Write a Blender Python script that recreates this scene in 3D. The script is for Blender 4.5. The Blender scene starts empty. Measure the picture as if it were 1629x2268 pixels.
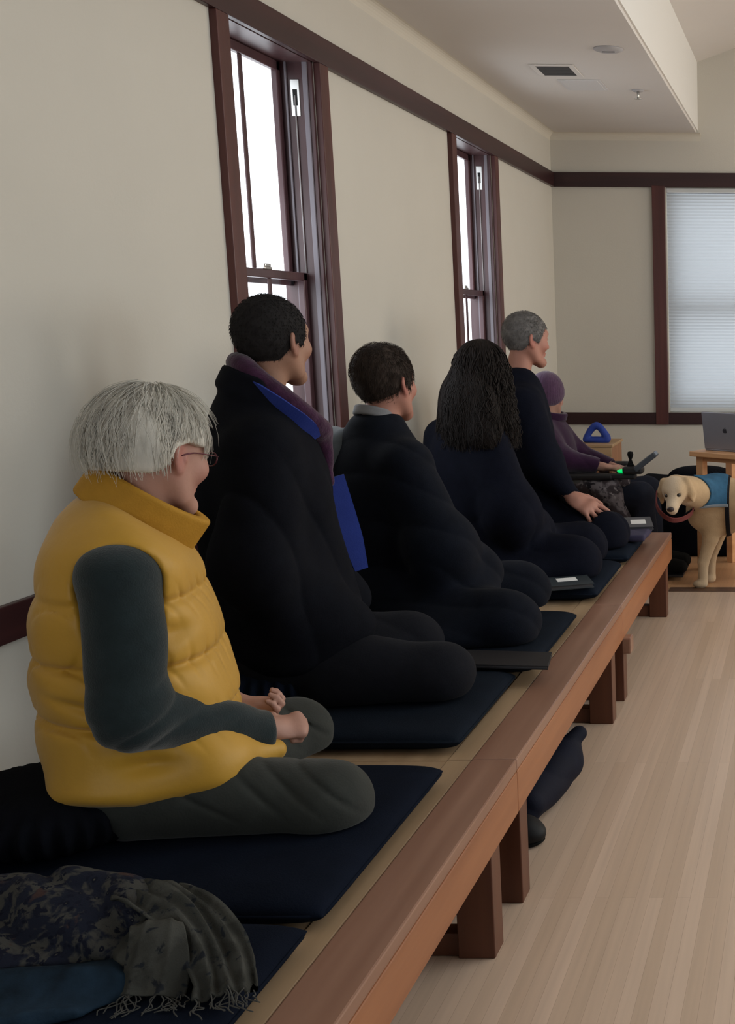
import bpy, bmesh, math, random
import numpy as np
from mathutils import Vector, Matrix

C = bpy.context.scene.collection
SC = bpy.context.scene
PI = math.pi

# ------------------------------------------------------------------ camera
cam_data = bpy.data.cameras.new('camera')
cam = bpy.data.objects.new('camera', cam_data)
C.objects.link(cam)
cam_data.sensor_fit = 'AUTO'
cam_data.sensor_width = 36.0
cam_data.lens = 2616.05 * 36.0 / 2268.0
cam_data.shift_x = (814.5 - 1840.95) / 2268.0
cam_data.clip_start = 0.05
cam_data.clip_end = 100
YAW, PITCH, ROLL = 0.0147, -0.1578, 0.0035
_fw = Vector((math.sin(YAW) * math.cos(PITCH), math.cos(YAW) * math.cos(PITCH), math.sin(PITCH)))
_r = Vector((math.cos(YAW), -math.sin(YAW), 0))
_u = _r.cross(_fw)
_r2 = _r * math.cos(ROLL) + _u * math.sin(ROLL)
_u2 = -_r * math.sin(ROLL) + _u * math.cos(ROLL)
cam.matrix_world = Matrix(((_r2.x, _u2.x, -_fw.x, 1.8377), (_r2.y, _u2.y, -_fw.y, 0.0),
                           (_r2.z, _u2.z, -_fw.z, 1.42), (0, 0, 0, 1)))
SC.camera = cam

# ------------------------------------------------------------------ world and light
SC.view_settings.view_transform = 'Standard'
SC.view_settings.look = 'None'
SC.view_settings.gamma = 1.0
SC.view_settings.use_curve_mapping = False
SC.view_settings.exposure = -0.10
world = bpy.data.worlds.new('overcast_sky')
SC.world = world
world.use_nodes = True
_bg = world.node_tree.nodes['Background']
_bg.inputs[0].default_value = (0.90, 0.95, 1.0, 1)
_bg.inputs[1].default_value = 2.6


def area_light(name, loc, direction, sx, sy, power, col):
    l = bpy.data.lights.new(name, 'AREA')
    l.shape = 'RECTANGLE'
    l.size, l.size_y, l.energy, l.color = sx, sy, power, col
    o = bpy.data.objects.new(name, l)
    C.objects.link(o)
    o.location = loc
    o.rotation_euler = Vector(direction).to_track_quat('-Z', 'Y').to_euler()
    return o


# daylight entering by the windows of the right hand wall, which the photograph does not show
for _y, _c, _p in ((0.2, (0.80, 0.93, 1.0), 12), (2.6, (0.84, 0.95, 1.0), 23), (5.0, (1.0, 0.95, 0.88), 28), (7.2, (1.0, 0.87, 0.68), 56)):  # far pair's warm tint stands in for incandescent lamps, not daylight
    area_light('window_daylight', (5.98, _y, 1.75), (-1, 0, -0.05), 1.5, 1.7, _p, _c)
# soft fill lamp added under the ceiling ridge, to soften the wall shadows
area_light('overhead_fill', (3.3, 3.6, 3.85), (-0.25, 0, -1), 1.6, 8.0, 120, (0.88, 0.97, 1.0))
area_light('window_daylight', (0.95, -2.18, 1.65), (0, 1, -0.03), 1.3, 1.5, 15, (0.80, 0.92, 1.0))   # a window in the wall behind the camera
# daylight pushed in by the two left windows and the shaded end window
area_light('window_daylight', (-0.32, 4.22, 1.6), (1, 0, -0.1), 1.4, 0.62, 9, (0.86, 0.93, 1.0))
area_light('window_daylight', (-0.32, 6.60, 1.6), (1, 0, -0.1), 1.4, 0.62, 9, (0.86, 0.93, 1.0))

# ------------------------------------------------------------------ materials
MATS = {}


def mat(name, col, rough=0.7, spec=0.3, metal=0.0, noise=0.0, nscale=20.0, bump=0.0, bscale=200.0, stretch=(1, 1, 1),
        sheen=0.0, col2=None, emit=None, estr=0.0, attr=None, coat=0.0):
    """Principled material with a procedural mottle and a fine bump."""
    if name in MATS:
        return MATS[name]
    m = bpy.data.materials.new(name)
    m.use_nodes = True
    nt = m.node_tree
    b = nt.nodes['Principled BSDF']
    b.inputs['Roughness'].default_value = rough
    b.inputs['Specular IOR Level'].default_value = spec
    b.inputs['Metallic'].default_value = metal
    b.inputs['Coat Weight'].default_value = coat
    if sheen:
        b.inputs['Sheen Weight'].default_value = sheen
        b.inputs['Sheen Roughness'].default_value = 0.5
    tc = nt.nodes.new('ShaderNodeTexCoord')
    mp = nt.nodes.new('ShaderNodeMapping')
    mp.inputs['Scale'].default_value = stretch
    nt.links.new(tc.outputs['Object'], mp.inputs[0])
    n = nt.nodes.new('ShaderNodeTexNoise')
    n.inputs['Scale'].default_value = nscale
    n.inputs['Detail'].default_value = 4
    nt.links.new(mp.outputs[0], n.inputs['Vector'])
    mx = nt.nodes.new('ShaderNodeMix')
    mx.data_type = 'RGBA'
    c2 = col2 if col2 else tuple(c * (1 - noise) for c in col)
    mx.inputs[6].default_value = (*c2, 1)
    mx.inputs[7].default_value = (*col, 1)
    rp = nt.nodes.new('ShaderNodeMapRange')
    rp.inputs[1].default_value, rp.inputs[2].default_value = 0.3, 0.7
    nt.links.new(n.outputs['Fac'], rp.inputs[0])
    nt.links.new(rp.outputs[0], mx.inputs[0])
    out = mx.outputs[2]
    if attr:
        at = nt.nodes.new('ShaderNodeAttribute')
        at.attribute_name = 'tint'
        mm = nt.nodes.new('ShaderNodeMix')
        mm.data_type = 'RGBA'
        mm.inputs[7].default_value = (*attr, 1)
        nt.links.new(at.outputs['Fac'], mm.inputs[0])
        nt.links.new(out, mm.inputs[6])
        out = mm.outputs[2]
    nt.links.new(out, b.inputs['Base Color'])
    if bump:
        n2 = nt.nodes.new('ShaderNodeTexNoise')
        n2.inputs['Scale'].default_value = bscale
        n2.inputs['Detail'].default_value = 3
        nt.links.new(mp.outputs[0], n2.inputs['Vector'])
        bp = nt.nodes.new('ShaderNodeBump')
        bp.inputs['Strength'].default_value = bump
        bp.inputs['Distance'].default_value = 0.002
        nt.links.new(n2.outputs['Fac'], bp.inputs['Height'])
        nt.links.new(bp.outputs[0], b.inputs['Normal'])
    if emit:
        b.inputs['Emission Color'].default_value = (*emit, 1)
        b.inputs['Emission Strength'].default_value = estr
    MATS[name] = m
    return m


def wood(name, dark, light, axis=1, rough=0.4, scale=6.0, spec=0.4):
    """Wood with grain running along one axis."""
    if name in MATS:
        return MATS[name]
    st = [22.0, 22.0, 22.0]
    st[axis] = 1.2
    m = mat(name, light, rough=rough, spec=spec, nscale=scale, col2=dark, stretch=tuple(s / 6 for s in st), bump=0.08, bscale=30)
    return m


# ------------------------------------------------------------------ object helpers
def tag(o, label=None, cat=None, group=None, kind=None):
    if label:
        o['label'] = label
    if cat:
        o['category'] = cat
    if group:
        o['group'] = group
    if kind:
        o['kind'] = kind
    return o


def thing(name, label, cat, loc=(0, 0, 0), rotz=0.0, group=None, kind=None):
    o = bpy.data.objects.new(name, None)
    o.empty_display_size = 0.1
    C.objects.link(o)
    o.location = loc
    o.rotation_euler = (0, 0, rotz)
    return tag(o, label, cat, group, kind)


def link_mesh(name, me, m, parent=None, smooth=False):
    if m is not None:
        me.materials.append(m)
    if smooth:
        me.polygons.foreach_set('use_smooth', [True] * len(me.polygons))
    me.update()
    o = bpy.data.objects.new(name, me)
    C.objects.link(o)
    if parent is not None:
        o.parent = parent
    return o


def obj(name, bm, m, parent=None, smooth=False, loc=None):
    bmesh.ops.recalc_face_normals(bm, faces=bm.faces)
    me = bpy.data.meshes.new(name)
    bm.to_mesh(me)
    bm.free()
    o = link_mesh(name, me, m, parent, smooth)
    if loc is not None:
        o.location = loc
    return o


def box(bm, x0, x1, y0, y1, z0, z1, bev=0.0, seg=2):
    r = bmesh.ops.create_cube(bm, size=1.0)
    vs = r['verts']
    for v in vs:
        v.co = Vector((x0 + (v.co.x + .5) * (x1 - x0), y0 + (v.co.y + .5) * (y1 - y0), z0 + (v.co.z + .5) * (z1 - z0)))
    if bev > 0:
        es = list({e for v in vs for e in v.link_edges})
        bmesh.ops.bevel(bm, geom=es, offset=bev, segments=seg, affect='EDGES', profile=0.5)
    return bm


def nb():
    return bmesh.new()


def bx(name, m, parent, x0, x1, y0, y1, z0, z1, bev=0.0, seg=2):
    return obj(name, box(nb(), x0, x1, y0, y1, z0, z1, bev, seg), m, parent)


def tube_arrays(paths, radii, sides=6, closed_ends=True):
    """Tapered tubes along paths; returns verts, quads."""
    V, F = [], []
    base = 0
    for P, Rr in zip(paths, radii):
        P = np.asarray(P, float)
        n = len(P)
        Rr = np.broadcast_to(np.asarray(Rr, float), (n,))
        T = np.gradient(P, axis=0)
        T /= np.linalg.norm(T, axis=1)[:, None] + 1e-12
        ref = np.array([0.0, 0.0, 1.0]) if abs(T[0, 2]) < 0.9 else np.array([1.0, 0, 0])
        N = np.empty_like(P)
        v = ref - T[0] * (ref @ T[0])
        v /= np.linalg.norm(v)
        for i in range(n):
            v = v - T[i] * (v @ T[i])
            v /= np.linalg.norm(v) + 1e-12
            N[i] = v
        B = np.cross(T, N)
        a = np.arange(sides) * 2 * PI / sides
        ring = P[:, None, :] + Rr[:, None, None] * (np.cos(a)[None, :, None] * N[:, None, :] + np.sin(a)[None, :, None] * B[:, None, :])
        V.append(ring.reshape(-1, 3))
        for i in range(n - 1):
            for k in range(sides):
                k2 = (k + 1) % sides
                F.append((base + i * sides + k, base + i * sides + k2, base + (i + 1) * sides + k2, base + (i + 1) * sides + k))
        base += n * sides
        if closed_ends:
            V.append(P[[0, -1]])
            for k in range(sides):
                k2 = (k + 1) % sides
                F.append((base, base - n * sides + k2, base - n * sides + k, base - n * sides + k))
                F.append((base + 1, base - sides + k, base - sides + k2, base - sides + k2))
            base += 2
    return np.concatenate(V), F


def poly_mesh(name, V, F):
    me = bpy.data.meshes.new(name)
    F = [tuple(dict.fromkeys(f)) for f in F]
    me.from_pydata([tuple(v) for v in V], [], F)
    return me


def tubes(name, paths, radii, m, parent=None, sides=8, off=(0, 0, 0)):
    V, F = tube_arrays(paths, radii, sides)
    return link_mesh(name, poly_mesh(name, V - np.asarray(off, float), F), m, parent, True)


def smooth_path(pts, n=24):
    """Catmull-Rom through points."""
    P = np.asarray(pts, float)
    P = np.vstack([2 * P[0] - P[1], P, 2 * P[-1] - P[-2]])
    out = []
    m = len(P) - 3
    for s in np.linspace(0, m - 1e-6, n):
        i = int(s)
        t = s - i
        a, b, c, d = P[i:i + 4]
        out.append(0.5 * ((2 * b) + (c - a) * t + (2 * a - 5 * b + 4 * c - d) * t * t + (3 * b - a - 3 * c + d) * t ** 3))
    return np.array(out)


# ------------------------------------------------------------------ implicit surfaces
f32 = np.float32


def cap(a, b, ra, rb=None):
    a = np.asarray(a, f32)
    b = np.asarray(b, f32)
    rb = ra if rb is None else rb
    ab = b - a
    L = float(ab @ ab) + 1e-12

    def f(P):
        t = np.clip((P - a) @ ab / L, 0, 1)
        q = P - a - t[:, None] * ab
        return np.sqrt((q * q).sum(1)) - (ra + (rb - ra) * t)
    return f


def chain(pts, rs, k=0.0):
    fs = [cap(pts[i], pts[i + 1], rs[i], rs[i + 1]) for i in range(len(pts) - 1)]
    return U(*fs, k=k) if k else Umin(*fs)


def rotm(rx=0, ry=0, rz=0):
    return np.array((Matrix.Rotation(math.radians(rz), 3, 'Z') @ Matrix.Rotation(math.radians(ry), 3, 'Y') @ Matrix.Rotation(math.radians(rx), 3, 'X')), dtype=f32)


def ell(c, r, R=None):
    c = np.asarray(c, f32)
    r = np.asarray(r, f32)

    def f(P):
        q = P - c
        if R is not None:
            q = q @ R
        a = q / r
        k0 = np.sqrt((a * a).sum(1)) + 1e-9
        b = a / r
        k1 = np.sqrt((b * b).sum(1)) + 1e-9
        return k0 * (k0 - 1) / k1
    return f


def rbox(c, h, r, R=None):
    c = np.asarray(c, f32)
    h = np.asarray(h, f32) - r

    def f(P):
        q = P - c
        if R is not None:
            q = q @ R
        q = np.abs(q) - h
        return np.sqrt((np.maximum(q, 0) ** 2).sum(1)) + np.minimum(q.max(1), 0) - r
    return f


def plane(p, n):
    p = np.asarray(p, f32)
    n = np.asarray(n, f32)
    n = n / np.linalg.norm(n)
    return lambda P: (P - p) @ n


def smin(a, b, k):
    h = np.maximum(k - np.abs(a - b), 0) / k
    return np.minimum(a, b) - h * h * k * 0.25


def U(*fs, k=0.02):
    def f(P):
        d = fs[0](P)
        for g in fs[1:]:
            d = smin(d, g(P), k)
        return d
    return f


def Umin(*fs):
    def f(P):
        d = fs[0](P)
        for g in fs[1:]:
            d = np.minimum(d, g(P))
        return d
    return f


def sub(a, b, k=0.01):
    return lambda P: -smin(-a(P), b(P), k)


def inter(a, b, k=0.01):
    return lambda P: -smin(-a(P), -b(P), k)


def off(a, t):
    return lambda P: a(P) - t


def disp(a, g):
    return lambda P: a(P) + g(P)


def xf(a, loc, R, s=1.0):
    loc = np.asarray(loc, f32)
    R = np.asarray(R, f32)
    return lambda P: a(((P - loc) @ R) / s) * s


def loft(rows, n=2.3):
    """Body of stacked ellipses: rows of (z, x_back, x_front, y_right, y_left)."""
    A = np.array(rows, float)
    A = A[np.argsort(A[:, 0])]
    zz = np.linspace(A[0, 0], A[-1, 0], 160)
    cols = []
    for j in range(1, 5):
        c = np.interp(zz, A[:, 0], A[:, j])
        for _ in range(30):
            c[1:-1] = 0.25 * c[:-2] + 0.5 * c[1:-1] + 0.25 * c[2:]
        cols.append(c)

    def f(P):
        z = P[:, 2]
        xb, xfr, yr, yl = (np.interp(z, zz, c).astype(f32) for c in cols)
        cx, ax = (xb + xfr) / 2, (xfr - xb) / 2
        cy, ay = (yr + yl) / 2, (yl - yr) / 2
        u = (np.abs(P[:, 0] - cx) / ax) ** n + (np.abs(P[:, 1] - cy) / ay) ** n
        d = (u ** (1.0 / n) - 1) * np.minimum(ax, ay)
        e = np.maximum(z - A[-1, 0], A[0, 0] - z).astype(f32)
        return -smin(-d, -e, 0.04)
    return f


def waves(seed, freq, n=6, aniso=(1, 1, 1)):
    """Cheap smooth noise in [-1, 1]."""
    rng = np.random.RandomState(seed)
    D = rng.normal(size=(n, 3))
    D /= np.linalg.norm(D, axis=1)[:, None]
    D = (D * np.asarray(aniso) * freq * rng.uniform(0.6, 1.6, size=(n, 1))).astype(f32)
    ph = rng.uniform(0, 2 * PI, n).astype(f32)

    def f(P):
        s = np.zeros(len(P), f32)
        for i in range(n):
            w = P @ D[i] + ph[i]
            if i + 1 < n:
                w = w + 0.8 * np.sin(P @ D[(i + 1) % n] * 0.6 + ph[i])
            s += np.sin(w)
        return s / n * 1.6
    return f


def surface(field, lo, hi, res, lip=1.6):
    """Surface nets over a sparse grid; returns vertices and quads."""
    lo = np.asarray(lo, float)
    hi = np.asarray(hi, float)
    B = 10
    nb_ = np.ceil((hi - lo) / (res * B)).astype(int) + 1
    n = nb_ * B
    g = [lo[i] + (np.arange(nb_[i]) + 0.5) * B * res for i in range(3)]
    cen = np.stack(np.meshgrid(*g, indexing='ij'), -1).reshape(-1, 3).astype(f32)
    dc = np.concatenate([field(cen[i:i + 400000]) for i in range(0, len(cen), 400000)])
    near = np.abs(dc) < B * res * 0.87 * lip + 0.006
    val = np.repeat(np.repeat(np.repeat(np.where(dc > 0, 1.0, -1.0).astype(f32).reshape(nb_), B, 0), B, 1), B, 2)
    ids = np.nonzero(near)[0]
    bi = np.stack(np.unravel_index(ids, nb_), -1)
    o = np.stack(np.meshgrid(*[np.arange(B)] * 3, indexing='ij'), -1).reshape(-1, 3)
    step = 300
    for i in range(0, len(bi), step):
        ix = (bi[i:i + step, None, :] * B + o[None]).reshape(-1, 3)
        P = (lo + ix * res).astype(f32)
        val[ix[:, 0], ix[:, 1], ix[:, 2]] = field(P)
    val[[0, -1]] = np.abs(val[[0, -1]]) + 1e-4
    val[:, [0, -1]] = np.abs(val[:, [0, -1]]) + 1e-4
    val[:, :, [0, -1]] = np.abs(val[:, :, [0, -1]]) + 1e-4
    s = val < 0
    cnt = np.zeros(tuple(n - 1), np.int8)
    offs = [(i, j, k) for i in (0, 1) for j in (0, 1) for k in (0, 1)]
    for (i, j, k) in offs:
        cnt += s[i:n[0] - 1 + i, j:n[1] - 1 + j, k:n[2] - 1 + k]
    act = np.stack(np.nonzero((cnt > 0) & (cnt < 8)), -1)
    cv = np.stack([val[act[:, 0] + i, act[:, 1] + j, act[:, 2] + k] for (i, j, k) in offs], 1)
    co = np.array(offs, float)
    acc = np.zeros((len(act), 3))
    num = np.zeros(len(act))
    for a in range(8):
        for b in range(a + 1, 8):
            if np.abs(co[a] - co[b]).sum() != 1:
                continue
            va, vb = cv[:, a], cv[:, b]
            c = (va < 0) != (vb < 0)
            t = np.where(c, va / np.where(c, va - vb, 1), 0)
            acc += np.where(c[:, None], co[a] + t[:, None] * (co[b] - co[a]), 0)
            num += c
    V = lo + (act + acc / num[:, None]) * res
    idx = -np.ones(tuple(n - 1), np.int32)
    idx[act[:, 0], act[:, 1], act[:, 2]] = np.arange(len(act))
    Q = []
    for ax in range(3):
        sl0 = [slice(None)] * 3
        sl1 = [slice(None)] * 3
        sl0[ax] = slice(0, -1)
        sl1[ax] = slice(1, None)
        a, b = s[tuple(sl0)], s[tuple(sl1)]
        e = np.stack(np.nonzero(a != b), -1)
        u, v = [(1, 2), (2, 0), (0, 1)][ax]
        ok = (e[:, u] > 0) & (e[:, v] > 0)
        e = e[ok]
        inside = a[e[:, 0], e[:, 1], e[:, 2]]

        def cell(du, dv):
            q = e.copy()
            q[:, u] -= du
            q[:, v] -= dv
            return idx[q[:, 0], q[:, 1], q[:, 2]]
        q = np.stack([cell(1, 1), cell(0, 1), cell(0, 0), cell(1, 0)], 1)
        q[~inside] = q[~inside][:, ::-1]
        Q.append(q[(q >= 0).all(1)])
    return V, np.concatenate(Q)


def relax(V, Q, it=2, lam=0.5):
    E = np.concatenate([Q[:, [0, 1]], Q[:, [1, 2]], Q[:, [2, 3]], Q[:, [3, 0]]])
    deg = np.bincount(E[:, 0], minlength=len(V)) + np.bincount(E[:, 1], minlength=len(V))
    for _ in range(it):
        S = np.stack([np.bincount(E[:, 0], V[E[:, 1], k], len(V)) + np.bincount(E[:, 1], V[E[:, 0], k], len(V)) for k in range(3)], 1)
        V = V + lam * (S / np.maximum(deg, 1)[:, None] - V)
    return V


def sdf_obj(name, field, lo, hi, res, m, parent=None, it=2, tint=None, extra=None, keep=True):
    """Mesh an implicit field; extra = (verts, faces) tubes joined to the same mesh; tint(P) -> 0..1 attribute."""
    V, Q = surface(field, lo, hi, res)
    if keep and len(V):      # keep the largest connected pieces only
        lab = np.arange(len(V))
        E = np.concatenate([Q[:, [0, 1]], Q[:, [1, 2]], Q[:, [2, 3]], Q[:, [3, 0]]])
        while True:
            m0 = np.minimum(lab[E[:, 0]], lab[E[:, 1]])
            l2 = lab.copy()
            np.minimum.at(l2, E[:, 0], m0)
            np.minimum.at(l2, E[:, 1], m0)
            l2 = l2[l2]
            if (l2 == lab).all():
                break
            lab = l2
        cnt = np.bincount(lab, minlength=len(V))
        good = cnt[lab] >= max(60, 0.02 * cnt.max())
        remap = np.cumsum(good) - 1
        Q = remap[Q[good[Q].all(1)]]
        V = V[good]
    V = relax(V, Q, it)
    nv = len(V)
    me = bpy.data.meshes.new(name)
    if extra is not None:
        EV, EF = extra
        allF = [tuple(q) for q in Q.tolist()] + [tuple(dict.fromkeys([i + nv for i in f])) for f in EF]
        V = np.concatenate([V, EV])
        me.from_pydata(V.tolist(), [], allF)
    else:
        me.vertices.add(nv)
        me.vertices.foreach_set('co', V.astype(f32).ravel())
        me.loops.add(len(Q) * 4)
        me.loops.foreach_set('vertex_index', Q.astype(np.int32).ravel())
        me.polygons.add(len(Q))
        me.polygons.foreach_set('loop_start', np.arange(len(Q), dtype=np.int32) * 4)
        me.update(calc_edges=True)
    if tint is not None:
        a = me.attributes.new('tint', 'FLOAT', 'POINT')
        a.data.foreach_set('value', tint(V.astype(f32)).astype(f32))
    return link_mesh(name, me, m, parent, True)

# ------------------------------------------------------------------ setting
WALL = mat('cream_plaster', (0.580, 0.550, 0.488), rough=0.85, spec=0.15, noise=0.03, nscale=3, bump=0.25, bscale=90)
CEIL = mat('white_ceiling_paint', (0.66, 0.63, 0.60), rough=0.9, spec=0.1, noise=0.03, nscale=2)
MAHOG = wood('dark_red_mahogany', (0.055, 0.016, 0.014), (0.100, 0.030, 0.026), axis=2, rough=0.42, scale=5)
MAHOGY = wood('dark_red_mahogany_rail', (0.030, 0.010, 0.011), (0.052, 0.017, 0.017), axis=1, rough=0.38, scale=5)
MAHOGX = wood('dark_red_mahogany_end_rail', (0.022, 0.008, 0.009), (0.040, 0.014, 0.014), axis=0, rough=0.4, scale=5)


def floor_material():
    m = bpy.data.materials.new('bamboo_floor')
    m.use_nodes = True
    nt = m.node_tree
    b = nt.nodes['Principled BSDF']
    tc = nt.nodes.new('ShaderNodeTexCoord')
    mp = nt.nodes.new('ShaderNodeMapping')
    mp.inputs['Rotation'].default_value = (0, 0, PI / 2)
    nt.links.new(tc.outputs['Object'], mp.inputs[0])
    br = nt.nodes.new('ShaderNodeTexBrick')
    br.inputs['Scale'].default_value = 1.0
    br.inputs['Brick Width'].default_value = 1.85
    br.inputs['Row Height'].default_value = 0.034
    br.inputs['Mortar Size'].default_value = 0.0004
    br.inputs['Color1'].default_value = (0.73, 0.55, 0.42, 1)
    br.inputs['Color2'].default_value = (0.63, 0.465, 0.34, 1)
    br.inputs['Mortar'].default_value = (0.46, 0.32, 0.23, 1)
    nt.links.new(mp.outputs[0], br.inputs['Vector'])
    mp2 = nt.nodes.new('ShaderNodeMapping')
    mp2.inputs['Scale'].default_value = (60, 1.5, 1)
    nt.links.new(tc.outputs['Object'], mp2.inputs[0])
    n = nt.nodes.new('ShaderNodeTexNoise')
    n.inputs['Scale'].default_value = 1.0
    nt.links.new(mp2.outputs[0], n.inputs['Vector'])
    mx = nt.nodes.new('ShaderNodeMix')
    mx.data_type = 'RGBA'
    mx.blend_type = 'MULTIPLY'
    mx.inputs[0].default_value = 0.25
    nt.links.new(br.outputs['Color'], mx.inputs[6])
    nt.links.new(n.outputs['Fac'], mx.inputs[7])
    # the boards beyond the inlaid strip are tinted warmer
    sx = nt.nodes.new('ShaderNodeSeparateXYZ')
    nt.links.new(tc.outputs['Object'], sx.inputs[0])
    gt = nt.nodes.new('ShaderNodeMath')
    gt.operation = 'GREATER_THAN'
    gt.inputs[1].default_value = 6.25
    nt.links.new(sx.outputs['Y'], gt.inputs[0])
    wm = nt.nodes.new('ShaderNodeMix')
    wm.data_type = 'RGBA'
    wm.blend_type = 'MULTIPLY'
    wm.inputs[7].default_value = (0.95, 0.72, 0.50, 1)
    nt.links.new(gt.outputs[0], wm.inputs[0])
    nt.links.new(mx.outputs[2], wm.inputs[6])
    nt.links.new(wm.outputs[2], b.inputs['Base Color'])
    b.inputs['Roughness'].default_value = 0.32
    b.inputs['Specular IOR Level'].default_value = 0.45
    return m


YE, YR, XR = 8.545, -2.2, 6.0
ZTT, ZTB, ZLT, ZLB = 2.459, 2.360, 0.786, 0.700
tag(bx('floor', floor_material(), None, -0.2, XR + 0.2, YR, YE + 0.2, -0.1, 0.0), kind='structure')
# the boards of the far floor start behind a dark inlaid strip
tag(bx('trim_5', wood('walnut_inlay', (0.06, 0.028, 0.016), (0.11, 0.055, 0.03), axis=0), None, 1.06, XR, 6.20, 6.29, 0.0, 0.004), kind='structure')

# left wall with two window openings
W1, W2 = (3.88, 4.56), (6.24, 6.97)
ZS, ZH = 0.80, 2.372
lw = nb()
ys = [YR, W1[0], W1[1], W2[0], W2[1], YE]
for a, b in ((0, 1), (2, 3), (4, 5)):
    box(lw, -0.146, 0.0, ys[a], ys[b], 0, 2.76)
for a, b in (W1, W2):
    box(lw, -0.146, 0.0, a, b, 0, ZS)
    box(lw, -0.146, 0.0, a, b, ZH, 2.76)
tag(obj('wall_left', lw, WALL), kind='structure')
# end wall with the opening of the shaded window
ew = nb()
box(ew, 0.0, 0.80, YE, YE + 0.2, 0, 4.6)
box(ew, 2.05, XR, YE, YE + 0.2, 0, 4.6)
box(ew, 0.80, 2.05, YE, YE + 0.2, 0, ZLT)
box(ew, 0.80, 2.05, YE, YE + 0.2, ZTB, 4.6)
tag(obj('wall_back', ew, WALL), kind='structure')
rw = nb()
wy = [(-0.55, 0.95), (1.85, 3.35), (4.25, 5.75), (6.45, 7.95)]
yy = YR
for a, b in wy:
    box(rw, XR, XR + 0.2, yy, a, 0, 3.4)
    box(rw, XR, XR + 0.2, a, b, 0, 0.9)
    box(rw, XR, XR + 0.2, a, b, 2.6, 3.4)
    yy = b
box(rw, XR, XR + 0.2, yy, YE, 0, 3.4)
tag(obj('wall_right', rw, WALL), kind='structure')
rr = nb()
box(rr, -0.2, 0.30, YR - 0.2, YR, 0, 4.6)
box(rr, 1.60, XR + 0.2, YR - 0.2, YR, 0, 4.6)
box(rr, 0.30, 1.60, YR - 0.2, YR, 0, 0.90)
box(rr, 0.30, 1.60, YR - 0.2, YR, 2.40, 4.6)
tag(obj('wall_rear', rr, mat('unseen_dark_wall', (0.10, 0.07, 0.05), rough=0.6)), kind='structure')  # unseen wall, coloured dark to cut bounce light on the bench legs
# ceiling: a low soffit over the benches, a plaster face, then a sloped ceiling
ZC = 2.725
tag(bx('ceiling_soffit', CEIL, None, -0.2, 1.02, YR, YE, ZC, ZC + 0.06), kind='structure')
tag(bx('ceiling_fascia', mat('warm_white_paint', (0.74, 0.73, 0.70), rough=0.8, spec=0.2), None, 0.985, 1.03, YR, YE, ZC + 0.02, 3.21), kind='structure')
up = nb()
for (xa, za, xb, zb) in ((1.0, 3.19, 3.5, 4.08), (3.5, 4.08, 6.2, 3.11)):
    vs = [up.verts.new(p) for p in ((xa, YR, za), (xb, YR, zb), (xb, YE, zb), (xa, YE, za), (xa, YR, za + .1), (xb, YR, zb + .1), (xb, YE, zb + .1), (xa, YE, za + .1))]
    for f in ((0, 1, 2, 3), (7, 6, 5, 4), (0, 4, 5, 1), (1, 5, 6, 2), (2, 6, 7, 3), (3, 7, 4, 0)):
        up.faces.new([vs[i] for i in f])
tag(obj('ceiling_slope', up, CEIL), kind='structure')
# plaster cove where the soffit meets the walls


def cove(name, pts, m):
    """Quarter-round cove along a wall; pts = list of (x, y) run with outward direction."""
    bm = nb()
    (x0, y0), (x1, y1), (nx, ny) = pts
    prof = [(0, -0.05)] + [(0.045 * (1 - math.cos(t)), -0.05 + 0.05 * math.sin(t)) for t in np.linspace(0.1, PI / 2, 7)] + [(0.045, 0.0), (0, 0.0)]
    rows = []
    for (x, y) in ((x0, y0), (x1, y1)):
        rows.append([bm.verts.new((x + nx * p, y + ny * p, ZC + q)) for p, q in prof])
    n = len(prof)
    for i in range(n):
        bm.faces.new((rows[0][i], rows[0][(i + 1) % n], rows[1][(i + 1) % n], rows[1][i]))
    bm.faces.new(rows[0])
    bm.faces.new(rows[1][::-1])
    return tag(obj(name, bm, m), kind='structure')


COVE = mat('cove_plaster', (0.62, 0.58, 0.50), rough=0.85, spec=0.15)
cove('trim_6', ((0, YR), (0, YE), (1, 0)), COVE)
cove('trim_7', ((0, YE), (1.05, YE), (0, -1)), COVE)

# dark wooden rails and posts
T = 0.018
tag(bx('trim_1', MAHOGY, None, 0, T + 0.006, YR, YE, ZTB, ZTT, 0.003), kind='structure')
tag(bx('trim_2', MAHOGY, None, 0, T, YR, YE, ZLB, ZLT, 0.003), kind='structure')
tag(bx('trim_3', MAHOGX, None, 0, 4.0, YE - T - 0.006, YE, ZTB, ZTT, 0.003), kind='structure')
tag(bx('trim_4', MAHOGX, None, 0, 4.0, YE - T, YE, ZLB, ZLT, 0.003), kind='structure')
tag(bx('baseboard_left', MAHOGY, None, 0, T, YR, YE, 0, 0.12, 0.003), kind='structure')
tag(bx('baseboard_back', MAHOGX, None, 0, XR, YE - T, YE, 0, 0.12, 0.003), kind='structure')

GLASS = bpy.data.materials.new('clear_window_glass')
GLASS.use_nodes = True
_nt = GLASS.node_tree
_nt.nodes.remove(_nt.nodes['Principled BSDF'])
_tr = _nt.nodes.new('ShaderNodeBsdfTransparent')
_gl = _nt.nodes.new('ShaderNodeBsdfGlossy')
_gl.inputs['Roughness'].default_value = 0.02
_mx = _nt.nodes.new('ShaderNodeMixShader')
_mx.inputs[0].default_value = 0.05
_nt.links.new(_tr.outputs[0], _mx.inputs[1])
_nt.links.new(_gl.outputs[0], _mx.inputs[2])
_nt.links.new(_mx.outputs[0], _nt.nodes['Material Output'].inputs[0])
SILVER = mat('nickel_hardware', (0.62, 0.62, 0.6), rough=0.3, metal=1.0)
VINYL = mat('grey_balance_track', (0.17, 0.15, 0.17), rough=0.45, spec=0.4)
SASH = wood('red_brown_sash', (0.055, 0.026, 0.030), (0.085, 0.040, 0.044), axis=2, rough=0.35)
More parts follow.
